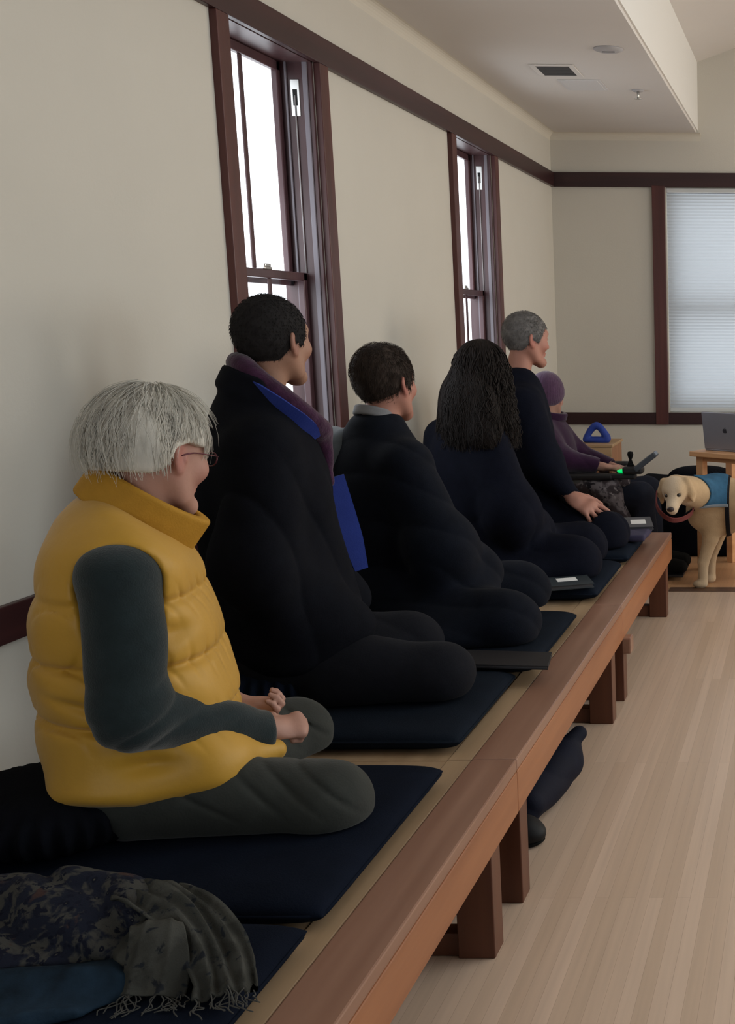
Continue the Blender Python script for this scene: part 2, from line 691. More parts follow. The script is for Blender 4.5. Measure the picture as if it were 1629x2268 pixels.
JAMB = wood('window_jamb_wood', (0.045, 0.020, 0.022), (0.075, 0.034, 0.036), axis=2, rough=0.35)


def sash_window(name, y0, y1):
    w = thing(name, None, None, (0, 0, 0), kind='structure')
    o0, o1 = y0 - 0.078, y1 + 0.078
    bx('casing', MAHOG, w, -0.002, 0.024, o0, y0, ZLT, ZTB, 0.003)
    bx('casing', MAHOG, w, -0.002, 0.024, y1, o1, ZLT, ZTB, 0.003)
    bx('window_sill', MAHOGY, w, -0.146, 0.045, o0 - 0.02, o1 + 0.02, ZLT - 0.005, ZLT + 0.022, 0.004)
    bx('jamb', JAMB, w, -0.146, -0.002, y0, y0 + 0.016, ZS, ZH)
    bx('jamb', JAMB, w, -0.146, -0.002, y1 - 0.016, y1, ZS, ZH)
    bx('head_jamb', JAMB, w, -0.146, -0.002, y0, y1, ZH - 0.014, ZH)
    st = nb()
    for yy_ in (y1 - 0.022,):
        box(st, -0.034, -0.016, yy_, y1 - 0.015, ZS, ZH - 0.01, 0.002)
        box(st, -0.098, -0.092, yy_ - 0.002, y1 - 0.015, ZS, ZH - 0.01)
    box(st, -0.034, -0.016, y0 + 0.015, y0 + 0.022, ZS, ZH - 0.01, 0.002)
    obj('parting_stop', st, VINYL, w)
    a, b = y0 + 0.017, y1 - 0.017
    ym = (a + b) / 2
    for nm, x0, x1, z0, z1, ra, rb in (('upper_sash', -0.136, -0.114, 1.555, 2.358, 0.036, 0.034), ('lower_sash', -0.088, -0.064, 0.822, 1.602, 0.075, 0.030)):
        bm = nb()
        xg = (x0 + x1) / 2
        box(bm, x0, x1, a, a + 0.030, z0, z1, 0.003)
        box(bm, x0, x1, b - 0.030, b, z0, z1, 0.003)
        box(bm, x0, x1, a, b, z0, z0 + ra, 0.003)
        box(bm, x0, x1, a, b, z1 - rb, z1, 0.003)
        box(bm, xg - 0.003, xg + 0.003, ym + 0.020, ym + 0.046, z0 + ra, z1 - rb, 0.002)
        s = obj(nm, bm, SASH, w)
        xm = (x0 + x1) / 2
        bx('window_glass', GLASS, s, xm - 0.002, xm + 0.002, a + 0.025, b - 0.025, z0 + ra - .005, z1 - rb + .005)
    lk = nb()
    box(lk, -0.090, -0.060, ym - 0.03, ym + 0.03, 1.600, 1.611, 0.004)
    box(lk, -0.084, -0.066, ym - 0.012, ym + 0.035, 1.610, 1.622, 0.004)
    obj('sash_lock', lk, SILVER, w)
    # balance pulley let into the far jamb, with its cord
    p = nb()
    box(p, -0.082, -0.048, y1 - 0.0185, y1 - 0.0145, 2.168, 2.298, 0.0019)
    pl = obj('pulley_plate', p, SILVER, w)
    bx('pulley_wheel', mat('black_slot', (0.01, 0.01, 0.01)), pl, -0.073, -0.057, y1 - 0.020, y1 - 0.018, 2.205, 2.262, 0.0008)
    tubes('sash_cord', [[(-0.065, y1 - 0.021, 2.24), (-0.065, y1 - 0.021, 1.603)]], [0.0025], mat('sash_cord_grey', (0.35, 0.33, 0.33)), w, 6)
    return w


sash_window('window_1', *W1)
sash_window('window_2', *W2)

# end window: frame, double sash and a pleated shade drawn down inside
w3 = thing('window_3', None, None, (0, 0, 0), kind='structure')
bx('casing', MAHOG, w3, 0.703, 0.792, YE - 0.026, YE, ZLB, ZTB + 0.01, 0.003)
bx('casing', MAHOG, w3, 2.058, 2.145, YE - 0.026, YE, ZLB, ZTB + 0.01, 0.003)
fr = nb()
box(fr, 0.80, 0.85, YE + 0.09, YE + 0.13, ZLT, ZTB)
box(fr, 2.0, 2.05, YE + 0.09, YE + 0.13, ZLT, ZTB)
box(fr, 0.80, 2.05, YE + 0.09, YE + 0.13, ZLT, ZLT + 0.07)
box(fr, 0.80, 2.05, YE + 0.09, YE + 0.13, ZTB - 0.05, ZTB)
box(fr, 0.80, 2.05, YE + 0.08, YE + 0.14, 1.50, 1.56)
obj('window_sash', fr, MAHOGX, w3)
bx('window_glass', GLASS, w3, 0.80, 2.05, YE + 0.108, YE + 0.112, ZLT, ZTB)
SHADE = bpy.data.materials.new('cellular_shade_fabric')
SHADE.use_nodes = True
_nt = SHADE.node_tree
_b = _nt.nodes['Principled BSDF']
_b.inputs['Base Color'].default_value = (0.58, 0.60, 0.61, 1)
_b.inputs['Roughness'].default_value = 0.9
_t = _nt.nodes.new('ShaderNodeBsdfTranslucent')
_t.inputs['Color'].default_value = (0.50, 0.54, 0.58, 1)
_m = _nt.nodes.new('ShaderNodeMixShader')
_m.inputs[0].default_value = 0.45
_nt.links.new(_b.outputs[0], _m.inputs[1])
_nt.links.new(_t.outputs[0], _m.inputs[2])
_nt.links.new(_m.outputs[0], _nt.nodes['Material Output'].inputs[0])
shade = thing('window_shade', 'pale grey pleated shade drawn over the end wall window', 'window shade', (1.42, YE + 0.02, ZLT))
sh = nb()
zz = np.arange(0.03, ZTB - ZLT - 0.03, 0.011)
prev = None
for i, z in enumerate(zz):
    y = 0.0028 if i % 2 else -0.0028
    row = [sh.verts.new((x, y, z)) for x in (-0.617, 0.617)]
    if prev:
        sh.faces.new((prev[0], prev[1], row[1], row[0]))
    prev = row
obj('shade_fabric', sh, SHADE, shade)
bx('head_rail', mat('shade_rail_white', (0.62, 0.64, 0.64), rough=0.5), shade, -0.618, 0.618, -0.018, 0.018, ZTB - ZLT - 0.032, ZTB - ZLT - 0.002, 0.003)
bx('bottom_rail', mat('shade_rail_white', (0.7, 0.72, 0.72), rough=0.5), shade, -0.618, 0.618, -0.012, 0.012, 0.006, 0.030, 0.003)

# things on the soffit
v = thing('ceiling_vent', 'dark slatted air vent with white frame set in the low ceiling', 'air vent', (0.49, 6.48, ZC))
GRILLE = mat('dark_grille', (0.06, 0.06, 0.065), rough=0.6)
WPL = mat('white_fitting', (0.62, 0.61, 0.61), rough=0.5)
f_ = nb()
box(f_, -0.115, 0.115, -0.15, -0.115, -0.005, 0, 0.002)
box(f_, -0.115, 0.115, 0.115, 0.15, -0.005, 0, 0.002)
box(f_, -0.115, -0.085, -0.115, 0.115, -0.005, 0, 0.002)
box(f_, 0.085, 0.115, -0.115, 0.115, -0.005, 0, 0.002)
obj('frame', f_, mat('white_ceiling_paint', (0.66, 0.63, 0.60)), v)
s_ = nb()
box(s_, -0.086, 0.086, -0.116, 0.116, -0.004, -0.001)
for k in range(9):
    y = -0.105 + k * 0.026
    box(s_, -0.085, 0.085, y, y + 0.006, -0.0048, -0.003)
obj('slats', s_, GRILLE, v)
hp = thing('ceiling_panel', 'thin white access panel beside the dark ceiling vent', 'ceiling panel', (0.56, 6.85, ZC))
bx('door', WPL, hp, -0.10, 0.10, -0.13, 0.13, -0.006, -0.001, 0.002)
bx('rim', WPL, hp, -0.115, 0.115, -0.145, 0.145, -0.004, 0.0, 0.001)


def lathe(prof, n=24):
    """Surface of revolution about z from (r, z) points."""
    bm = nb()
    rings = []
    for r, z in prof:
        if r < 1e-6:
            rings.append([bm.verts.new((0, 0, z))])
        else:
            rings.append([bm.verts.new((r * math.cos(2 * PI * k / n), r * math.sin(2 * PI * k / n), z)) for k in range(n)])
    for a, b in zip(rings[:-1], rings[1:]):
        if len(a) == 1 and len(b) == 1:
            continue
        for k in range(n):
            k2 = (k + 1) % n
            if len(a) == 1:
                bm.faces.new((a[0], b[k], b[k2]))
            elif len(b) == 1:
                bm.faces.new((a[k], b[0], a[k2]))
            else:
                bm.faces.new((a[k], b[k], b[k2], a[k2]))
    return bm


sd = thing('smoke_detector', 'round flush ceiling fitting, the one nearest the top of the photo', 'ceiling fitting', (0.847, 5.98, ZC))
obj('cover', lathe([(0, -0.014), (0.05, -0.013), (0.07, -0.006), (0.072, 0), (0, 0)]), mat('grey_fitting', (0.42, 0.41, 0.42), rough=0.6), sd, True)
bx('sensor_grille', GRILLE, sd, -0.03, 0.03, -0.005, 0.005, -0.016, -0.012, 0.001)
sp = thing('sprinkler_head', 'small metal fire sprinkler hanging under the low ceiling', 'sprinkler', (0.84, 7.0, ZC))
obj('escutcheon', lathe([(0, -0.008), (0.028, -0.008), (0.036, 0), (0, 0)]), mat('grey_fitting', (0.42, 0.41, 0.42)), sp, True)
obj('nozzle', lathe([(0, -0.045), (0.007, -0.043), (0.008, -0.008), (0, -0.008)], 12), SILVER, sp, True)
obj('deflector', lathe([(0, -0.050), (0.020, -0.049), (0.021, -0.046), (0, -0.045)], 16), SILVER, sp, True)

# ------------------------------------------------------------------ sitting platforms
LIP = wood('red_oak_edge_board', (0.23, 0.115, 0.075), (0.31, 0.17, 0.115), axis=1, rough=0.3, scale=5)
FACE = wood('orange_cherry_apron', (0.26, 0.095, 0.040), (0.36, 0.145, 0.062), axis=1, rough=0.38, scale=5)
DECK = wood('tan_deck_board', (0.30, 0.20, 0.115), (0.40, 0.275, 0.165), axis=1, rough=0.42, scale=5)
LEGW = wood('shaded_cherry_leg', (0.080, 0.026, 0.014), (0.130, 0.046, 0.023), axis=2, rough=0.4, scale=5)  # the apron's cherry darkened, putting the legs' shade into the colour
XB, ZB, ZBB = 1.121, 0.379, 0.243


def bench(y0, y1, label):
    t = thing('sitting_bench', label, 'bench', (XB / 2, (y0 + y1) / 2, 0), group='sitting bench sections')
    ox, oy = XB / 2, (y0 + y1) / 2
    g = 0.0012

    def part(n, m, a, b, c, d, e, f, bev=0.003, par=t):
        return bx(n, m, par, a - ox, b - ox, c - oy, d - oy, e, f, bev)
    part('deck_board', DECK, 0.03, 0.953, y0 + g, y1 - g, ZB - 0.030, ZB - 0.004)
    part('deck_strip', DECK, 0.953, 1.012, y0 + g, y1 - g, ZB - 0.030, ZB - 0.002)
    part('edge_board', LIP, 1.012, XB - 0.0005, y0 + g, y1 - g, ZB - 0.030, ZB, 0.004)
    part('apron', FACE, XB - 0.03, XB, y0 + g, y1 - g, ZBB, ZB - 0.030, 0.004)
    part('wall_rail', LIP, 0.022, 0.05, y0 + g, y1 - g, ZBB, ZB - 0.03)
    for ya in (y0 + 0.012, y1 - 0.165):
        if ya > y0 + 0.5:
            ya = y1 - 0.012 - 0.075 - 0.16
        else:
            ya = y0 + 0.012 - 0.085 + 0.085
        part('leg', LEGW, XB - 0.085, XB - 0.001, ya, ya + 0.072, 0, ZBB + 0.005, 0.003)
        part('leg', LEGW, 0.03, 0.11, ya, ya + 0.072, 0, ZBB + 0.005, 0.003)
        part('floor_rail', LEGW, 0.11, XB - 0.085, ya + 0.012, ya + 0.060, 0.0, 0.055, 0.003)
    if y1 > 5:
        part('bracket', LIP, XB - 0.02, XB + 0.028, 4.335, 4.40, 0.185, ZBB + 0.004, 0.006)
    return t


bench(1.165, 2.7357, 'nearest section of the long wooden sitting bench, with the shawl on it')
bench(2.7357, 4.3227, 'middle section of the wooden sitting bench, under the two nearest people in robes')
bench(4.3227, 5.8846, 'farthest section of the wooden sitting bench, ending beside the dog')

# ------------------------------------------------------------------ mats and cushions
NAVY = mat('navy_cotton_mat', (0.0062, 0.0092, 0.0180), rough=0.95, spec=0.05, noise=0.25, nscale=14, bump=0.4, bscale=320, sheen=0.0)
NAVY2 = mat('faded_navy_mat', (0.0095, 0.0140, 0.0240), rough=0.95, spec=0.05, noise=0.25, nscale=14, bump=0.4, bscale=320, sheen=0.0)
NAVY3 = mat('slate_navy_mat', (0.0090, 0.0130, 0.0205), rough=0.95, spec=0.05, noise=0.25, nscale=14, bump=0.4, bscale=320, sheen=0.0)
BLACKC = mat('black_cotton', (0.0045, 0.0052, 0.0080), rough=0.95, spec=0.05, noise=0.25, nscale=20, bump=0.4, bscale=320)


def zabuton(x0, x1, y0, y1, label, m, seed, h=0.058, rz=0.0, z=ZB - 0.002):
    """A flat square cushion with soft edges, a seam piping and slight sag."""
    cx, cy = (x0 + x1) / 2, (y0 + y1) / 2
    t = thing('floor_mat', label, 'mat', (cx, cy, z), rz, 'navy sitting mats')
    hx, hy = (x1 - x0) / 2, (y1 - y0) / 2
    n = 36
    wv = waves(seed, 9)
    V, F = [], []
    for side in (1, -1):
        for i in range(n + 1):
            for j in range(n + 1):
                u, v_ = -1 + 2 * i / n, -1 + 2 * j / n
                u, v_ = math.sin(u * PI / 2), math.sin(v_ * PI / 2)
                e = (1 - abs(u) ** 14) * (1 - abs(v_) ** 14)
                e = max(e, 0) ** 0.45
                k = 1 - 0.02 * (abs(u * v_) < 0.0)
                x, y = hx * u * k, hy * v_ * k
                zz_ = h / 2 + side * e * (h / 2 - 0.001)
                V.append([x, y, zz_])
    V = np.array(V)
    V[:, 2] += np.where(V[:, 2] > h * 0.55, 0.004 * wv(V.astype(f32)), 0)
    m0 = (n + 1) ** 2
    for s in (0, 1):
        for i in range(n):
            for j in range(n):
                q = [s * m0 + i * (n + 1) + j, s * m0 + (i + 1) * (n + 1) + j, s * m0 + (i + 1) * (n + 1) + j + 1, s * m0 + i * (n + 1) + j + 1]
                F.append(tuple(q if s == 0 else q[::-1]))
    o = link_mesh('cover', poly_mesh('cover', V, F), m, t, True)
    a = [(-hx, -hy), (hx, -hy), (hx, hy), (-hx, hy)]
    path = []
    for k in range(4):
        p, q = np.array(a[k]), np.array(a[(k + 1) % 4])
        for s in np.linspace(0.03, 0.97, 12):
            path.append((*(p + (q - p) * s), h / 2))
    path.append(path[0])
    tubes('piping', [np.array(path)], [0.0035], m, t, 6)
    return t


zabuton(0.24, 0.985, 1.20, 1.868, 'navy sitting mat at the bottom of the photo, under the crumpled shawl', NAVY, 1)
zabuton(0.20, 0.990, 1.915, 2.590, 'navy sitting mat beneath the white haired person', NAVY, 2)
zabuton(0.19, 0.972, 2.775, 3.330, 'navy sitting mat beneath the person with the plum scarf', NAVY3, 3)
zabuton(0.20, 1.005, 3.420, 4.060, 'navy sitting mat beneath the man with short brown hair', NAVY3, 4)
zabuton(0.22, 1.020, 4.375, 4.940, 'navy sitting mat beneath the person with long wavy hair', NAVY2, 5)
zabuton(0.24, 1.030, 5.060, 5.640, 'navy sitting mat beneath the grey haired man, at the far bench end', NAVY2, 6)


def zafu(x, y, r, h, label, m, seed, z=ZB + 0.050, ax=1.0, group='round sitting cushions'):
    t = thing('round_cushion', label, 'cushion', (x, y, z), 0.0, group)
    wv = waves(seed, 12)

    def f(P):
        rr = np.sqrt((P[:, 0] / ax) ** 2 + P[:, 1] ** 2)
        th = np.arctan2(P[:, 1], P[:, 0])
        q = np.abs(P[:, 2] - h / 2) / (h / 2)
        d = ((rr / r) ** 2.8 + q ** 2.2) ** (1 / 2.4) - 1
        pl = 0.003 * np.sin(th * 40) * np.clip(1.15 - q, 0, 1) * (rr > r * 0.6)
        return d * h * 0.45 + pl.astype(f32) + 0.004 * wv(P)
    sdf_obj('cover', f, (-r * 1.25, -r * 1.2, -0.03), (r * 1.25, r * 1.2, h + 0.03), 0.006, m, t, 1)
    return t


zafu(0.365, 2.215, 0.205, 0.125, 'round black cushion under the white haired person', BLACKC, 11)
zafu(0.375, 3.06, 0.200, 0.125, 'round dark cushion under the person with the plum scarf', NAVY, 12)

# ------------------------------------------------------------------ people: heads, hands, bodies
SKIN = mat('pink_skin', (0.42, 0.23, 0.175), rough=0.55, spec=0.35, noise=0.12, nscale=14, bump=0.15, bscale=160, attr=(0.36, 0.115, 0.10))
SKIN_TAN = mat('tan_skin', (0.34, 0.185, 0.125), rough=0.5, spec=0.35, noise=0.12, nscale=14, bump=0.12, bscale=160, attr=(0.25, 0.09, 0.07))
SKIN_RUDDY = mat('ruddy_skin', (0.40, 0.19, 0.14), rough=0.55, spec=0.35, noise=0.12, nscale=14, bump=0.12, bscale=160, attr=(0.36, 0.10, 0.08))
EYEW = mat('eye_white', (0.45, 0.42, 0.39), rough=0.2, spec=0.6)
IRIS = mat('dark_iris', (0.03, 0.02, 0.015), rough=0.15, spec=0.7)


def skull():
    return U(ell((-0.010, 0, 0.028), (0.097, 0.077, 0.092)), ell((0.030, 0, -0.03), (0.062, 0.060, 0.075)), k=0.05)


def head_field(jaw=1.0, nose=1.0, ears=True):
    """Adult head: origin between the ears, facing +x, crown at z 0.12 and chin at z -0.12."""
    h = skull()
    h = U(h, chain([(-0.005, 0.054, -0.045), (0.030, 0.046 * jaw, -0.088), (0.076, 0.012, -0.108)], [0.020, 0.018, 0.017]), k=0.03)
    h = U(h, chain([(-0.005, -0.054, -0.045), (0.030, -0.046 * jaw, -0.088), (0.076, -0.012, -0.108)], [0.020, 0.018, 0.017]), k=0.03)
    h = U(h, ell((0.083, 0, -0.104), (0.016, 0.022, 0.016)), k=0.02)
    h = U(h, cap((0.078, -0.034, 0.026), (0.078, 0.034, 0.026), 0.013), k=0.03)
    for s in (-1, 1):
        h = U(h, ell((0.062, s * 0.044, -0.028), (0.024, 0.020, 0.020)), k=0.025)
        h = sub(h, ell((0.099, s * 0.032, 0.004), (0.016, 0.020, 0.013)), k=0.016)
        h = U(h, ell((0.080, s * 0.032, 0.003), (0.013, 0.016, 0.011)), k=0.004)   # closed lid over the eyeball
    h = U(h, cap((0.089, 0, 0.012), (0.108 * nose, 0, -0.032), 0.0075, 0.0125), k=0.012)
    for s in (-1, 1):
        h = U(h, ell((0.098, s * 0.012, -0.036), (0.011, 0.008, 0.008)), k=0.008)
    h = U(h, ell((0.088, 0, -0.062), (0.012, 0.022, 0.0065)), ell((0.086, 0, -0.073), (0.012, 0.019, 0.0065)), k=0.006)
    if ears:
        for s in (-1, 1):
            R = rotm(0, -12, -s * 22)
            e = ell((-0.012, s * 0.081, -0.006), (0.0195, 0.0075, 0.033), R)
            e = sub(e, ell((-0.006, s * 0.088, -0.004), (0.011, 0.006, 0.022), R), k=0.006)
            e = U(e, ell((-0.009, s * 0.079, -0.033), (0.009, 0.006, 0.010)), ell((0.004, s * 0.078, -0.008), (0.005, 0.005, 0.009)), k=0.006)
            h = U(h, e, k=0.006)
    return h


def face_tint(P):
    """Redder lips, ears and cheeks in head coordinates."""
    d = np.exp(-(((P[:, 0] - 0.092) / 0.014) ** 2 + (P[:, 1] / 0.022) ** 2 + ((P[:, 2] + 0.067) / 0.010) ** 2))
    e = np.exp(-(((P[:, 0] + 0.012) / 0.028) ** 2 + ((np.abs(P[:, 1]) - 0.084) / 0.014) ** 2 + ((P[:, 2] + 0.006) / 0.04) ** 2))
    c = np.exp(-(((P[:, 0] - 0.066) / 0.03) ** 2 + ((np.abs(P[:, 1]) - 0.05) / 0.03) ** 2 + ((P[:, 2] + 0.035) / 0.03) ** 2))
    return np.clip(0.9 * d + 0.7 * e + 0.35 * c, 0, 1)


def hand_field(w, d, back, side=1, curl=(40, 45, 30), spread=6.0, s=1.0, thumb=(35, 25), curls=None):
    """Hand at wrist w pointing along d; back = outward normal of the back; side = +1 when the thumb lies to the +(back x d) side."""
    d = np.asarray(d, float)
    d = d / np.linalg.norm(d)
    n = np.asarray(back, float)
    n = n - d * (n @ d)
    n /= np.linalg.norm(n)
    t = np.cross(n, d) * side                 # towards the thumb
    w = np.asarray(w, float)

    def pt(a, b, c):
        return w + s * (a * d + b * t + c * n)
    Rm = np.stack([d, t, n], 1)
    fs = [ell(pt(0.050, 0.0, 0), np.array((0.052, 0.038, 0.0155)) * s, Rm), cap(pt(-0.02, 0, 0), pt(0.03, 0, 0), 0.024 * s, 0.020 * s),
          cap(pt(0.085, 0.028, 0.002), pt(0.082, -0.028, 0.001), 0.0125 * s, 0.0105 * s)]
    palm = U(*fs, k=0.02 * s)
    L = ((0.090, 0.029, 0.070, 0.0092), (0.094, 0.010, 0.078, 0.0095), (0.090, -0.010, 0.072, 0.0090), (0.081, -0.028, 0.056, 0.0080))
    res = palm
    for q, (a, b, ln, r) in enumerate(L):
        cu = curls[q] if curls else curl
        p = np.array([a, b, 0.001])
        sp = math.radians(spread * (1.5 - q))
        ang = 0.0
        pts = [pt(*p)]
        for seg, cdeg in zip((0.46, 0.30, 0.24), cu):
            ang += math.radians(cdeg)
            p = p + ln * seg * np.array([math.cos(ang) * math.cos(sp), math.cos(ang) * math.sin(sp), -math.sin(ang)])
            pts.append(pt(*p))
        res = U(res, chain(pts, [r * s, r * s * 0.95, r * s * 0.88, r * s * 0.74], k=0.002), k=0.007 * s)
    a1, a2 = math.radians(thumb[0]), math.radians(thumb[1])
    p0 = np.array([0.018, 0.026, -0.006])
    p1 = p0 + 0.040 * np.array([math.cos(a1), math.sin(a1), -0.25])
    p2 = p1 + 0.030 * np.array([math.cos(a2), math.sin(a2), -0.30])
    p3 = p2 + 0.024 * np.array([math.cos(a2 - .2), math.sin(a2 - .2), -0.25])
    res = U(res, chain([pt(*p0), pt(*p1), pt(*p2), pt(*p3)], [0.015 * s, 0.012 * s, 0.0105 * s, 0.0085 * s], k=0.004), k=0.012 * s)
    return res


class Pose:
    """Joints of a cross-legged sitter in local axes: x forward, y left, z up from the floor."""

    def __init__(self, **kw):
        self.seat = 0.53
        self.neck = (0.03, 0, 1.10)
        self.head = (0.05, 0, 1.20)
        self.haz = 0.0
        self.hpitch = 0.0
        self.hroll = 0.0
        self.hs = 1.0
        self.sh = [(0.0, -0.18, 1.0), (0.0, 0.18, 1.0)]
        self.el = [(0.0, -0.25, 0.72), (0.0, 0.25, 0.72)]
        self.wr = [(0.24, -0.06, 0.60), (0.24, 0.06, 0.60)]
        self.hip = [(0.0, -0.11, 0.52), (0.0, 0.11, 0.52)]
        self.kn = [(0.36, -0.23, 0.49), (0.36, 0.23, 0.49)]
        self.an = [(0.16, 0.06, 0.46), (0.12, -0.02, 0.46)]
        self.__dict__.update(kw)

    def head_R(self):
        return rotm(self.hroll, self.hpitch, self.haz)


def body_mesh(P, root, skin, hands, res=0.004, head=None, lo=None, hi=None):
    """One continuous body: head, neck, trunk, arms with hands, folded legs with feet."""
    HR = P.head_R()
    H = xf(head if head else head_field(), P.head, HR, P.hs)
    nk = np.array(P.neck)
    hb = np.array(P.head) + HR @ np.array((-0.02, 0, -0.06)) * P.hs
    cl = np.array([(P.sh[0][0] + P.sh[1][0]) / 2, 0, (P.sh[0][2] + P.sh[1][2]) / 2])
    pel = np.array([(P.hip[0][0] + P.hip[1][0]) / 2, 0, P.seat + 0.05])
    ch = cl * 0.7 + pel * 0.3
    T = U(ell(ch, (0.095, 0.145, 0.20)), ell(pel + (0, 0, 0.02), (0.10, 0.15, 0.10)), cap(pel, ch, 0.10, 0.11), cap(P.sh[0], P.sh[1], 0.05), k=0.06)
    T = U(T, cap(nk - (0.015, 0, 0.05), hb, 0.062 * P.hs, 0.052 * P.hs), k=0.03)
    for i in (0, 1):
        T = U(T, cap(P.sh[i], P.el[i], 0.046, 0.038), k=0.03)
        T = U(T, cap(P.el[i], P.wr[i], 0.038, 0.024), k=0.02)
        T = U(T, cap(P.hip[i], P.kn[i], 0.078, 0.052), k=0.04)
        T = U(T, cap(P.kn[i], P.an[i], 0.050, 0.033), k=0.03)
        a = np.array(P.an[i])
        fd = np.array((-0.10, -0.12 if i else 0.12, -0.012))
        T = U(T, cap(a, a + fd * 1.0, 0.030, 0.022), k=0.02)
        T = U(T, hands[i], k=0.012)
    T = U(T, H, k=0.018)
    hl = np.asarray(P.head, f32)

    def tint(V):
        return face_tint(((V - hl) @ HR) / P.hs)
    lo = lo or (-0.26, -0.42, 0.38)
    hi = hi or (0.56, 0.42, P.head[2] + 0.16)
    b = sdf_obj('body', T, lo, hi, res, skin, root, 1, tint)
    for s in (-1, 1):     # eyes, as children of the body's thing
        c = np.array(P.head) + HR @ np.array((0.0820, s * 0.032, 0.003)) * P.hs
        e = sdf_obj('eye', Umin(ell(c, np.array((0.0115, 0.0125, 0.0085)) * P.hs, HR)), c - 0.016, c + 0.016, 0.0025, EYEW, root, 1, keep=False)
        c2 = np.array(P.head) + HR @ np.array((0.0918, s * 0.033, 0.003)) * P.hs
        sdf_obj('iris', ell(c2, np.array((0.003, 0.0055, 0.0055)) * P.hs, HR), c2 - 0.008, c2 + 0.008, 0.0015, IRIS, e, 1, keep=False)
    return b


def hair_cap(P, t, line, field=None, bump=None, res=0.004, name='hair', m=None, root=None, extra=None, fuzz=None):
    """Close hair: a shell over the skull kept behind a hairline given as (x, z) pairs in head axes."""
    HR = P.head_R()
    s = off(field if field else skull(), t)
    if bump:
        s = disp(s, bump)
    lx = [p[0] for p in line]
    lz = [p[1] for p in line]

    def reg(Q):
        return (np.interp(Q[:, 0], lx, lz).astype(f32) - Q[:, 2]) * 0.8
    f = xf(inter(s, reg, 0.006), P.head, HR, P.hs)
    c = np.array(P.head)
    if fuzz:
        # short hairs rooted on the cap, combed down and back
        count, ln, rad, seed = fuzz
        rg = np.random.RandomState(seed)
        V, _q = surface(f, c - 0.17 * P.hs, c + 0.17 * P.hs, 0.008)
        R0 = V[rg.randint(0, len(V), count)]
        e = 0.002
        d0 = f(R0.astype(f32))
        G = np.stack([f((R0 + e * np.eye(3)[k]).astype(f32)) - d0 for k in range(3)], 1)
        G /= np.linalg.norm(G, axis=1)[:, None] + 1e-9
        flow = HR @ np.array((-0.25, 0.0, -1.0))
        flow = flow[None] + rg.normal(size=(count, 3)) * 0.35
        flow -= G * (flow * G).sum(1)[:, None]
        flow /= np.linalg.norm(flow, axis=1)[:, None] + 1e-9
        L_ = ln * rg.uniform(0.5, 1.2, count)[:, None]
        R0 = R0 - G * d0[:, None]
        paths = [np.stack([R0[i] - G[i] * 0.001, R0[i] + flow[i] * L_[i] * 0.5 + G[i] * L_[i] * 0.22, R0[i] + flow[i] * L_[i] + G[i] * L_[i] * 0.20]) for i in range(count)]
        extra = tube_arrays(paths, [np.array((1.0, 0.8, 0.3)) * rad] * count, 3, False)
    return sdf_obj(name, f, c - 0.17 * P.hs, c + 0.17 * P.hs, res, m, root, 1, extra=extra)


def sitter(name_label, origin, az):
    return thing('person', name_label, 'person', (origin[0], origin[1], 0), math.radians(az), 'people sitting along the window wall')


def sleeve(P, i, rs, k=0.03, droop=None):
    return U(cap(P.sh[i], P.el[i], rs[0], rs[1]), cap(P.el[i], P.wr[i], rs[1], rs[2]), k=k)

# ------------------------------------------------------------------ person in the yellow down vest
YEL = mat('mustard_nylon', (0.50, 0.27, 0.026), rough=0.5, spec=0.35, noise=0.10, nscale=9, bump=0.35, bscale=55, sheen=0.15)
YELC = mat('mustard_knit_collar', (0.42, 0.215, 0.022), rough=0.7, spec=0.2, noise=0.12, nscale=30, bump=0.5, bscale=260)
GRNW = mat('dark_green_fleece', (0.015, 0.0245, 0.0270), rough=0.95, spec=0.1, noise=0.25, nscale=40, bump=0.5, bscale=300, sheen=0.25)
OLIVE = mat('dark_olive_trousers', (0.031, 0.034, 0.030), rough=0.85, spec=0.15, noise=0.2, nscale=25, bump=0.3, bscale=200, sheen=0.1)
GREYHAIR = mat('white_grey_hair', (0.66, 0.63, 0.56), rough=0.6, spec=0.3, noise=0.42, nscale=30, stretch=(1, 1, 0.35), bump=0.3, bscale=90)

p1 = sitter('person with white hair wearing a quilted yellow vest, sitting cross-legged', (0.47, 2.30), 28)
A = Pose(seat=0.53, neck=(0.035, 0, 1.05), head=(0.080, 0.0, 1.164), haz=40, hpitch=12, hs=0.94,
         sh=[(0.005, -0.185, 0.945), (0.0, 0.185, 0.945)], el=[(0.008, -0.235, 0.715), (0.01, 0.24, 0.715)],
         wr=[(0.240, -0.075, 0.592), (0.195, 0.045, 0.612)],
         hip=[(0.01, -0.12, 0.525), (0.01, 0.12, 0.525)], kn=[(0.328, -0.225, 0.472), (0.305, 0.245, 0.470)],
         an=[(0.15, 0.03, 0.465), (0.13, -0.03, 0.462)])
hR = hand_field((0.232, -0.074, 0.592), (1, 0.30, -0.10), (-0.1, -0.55, 0.85), side=1, curl=(88, 92, 60), spread=3, s=0.84, thumb=(8, -22))
hL = hand_field((0.195, 0.042, 0.616), (1, -0.45, -0.10), (0.1, 0.45, -0.9), side=1, curl=(55, 60, 35), spread=3, s=0.78, thumb=(30, 15))
body_mesh(A, p1, SKIN, [hR, hL], res=0.0034)

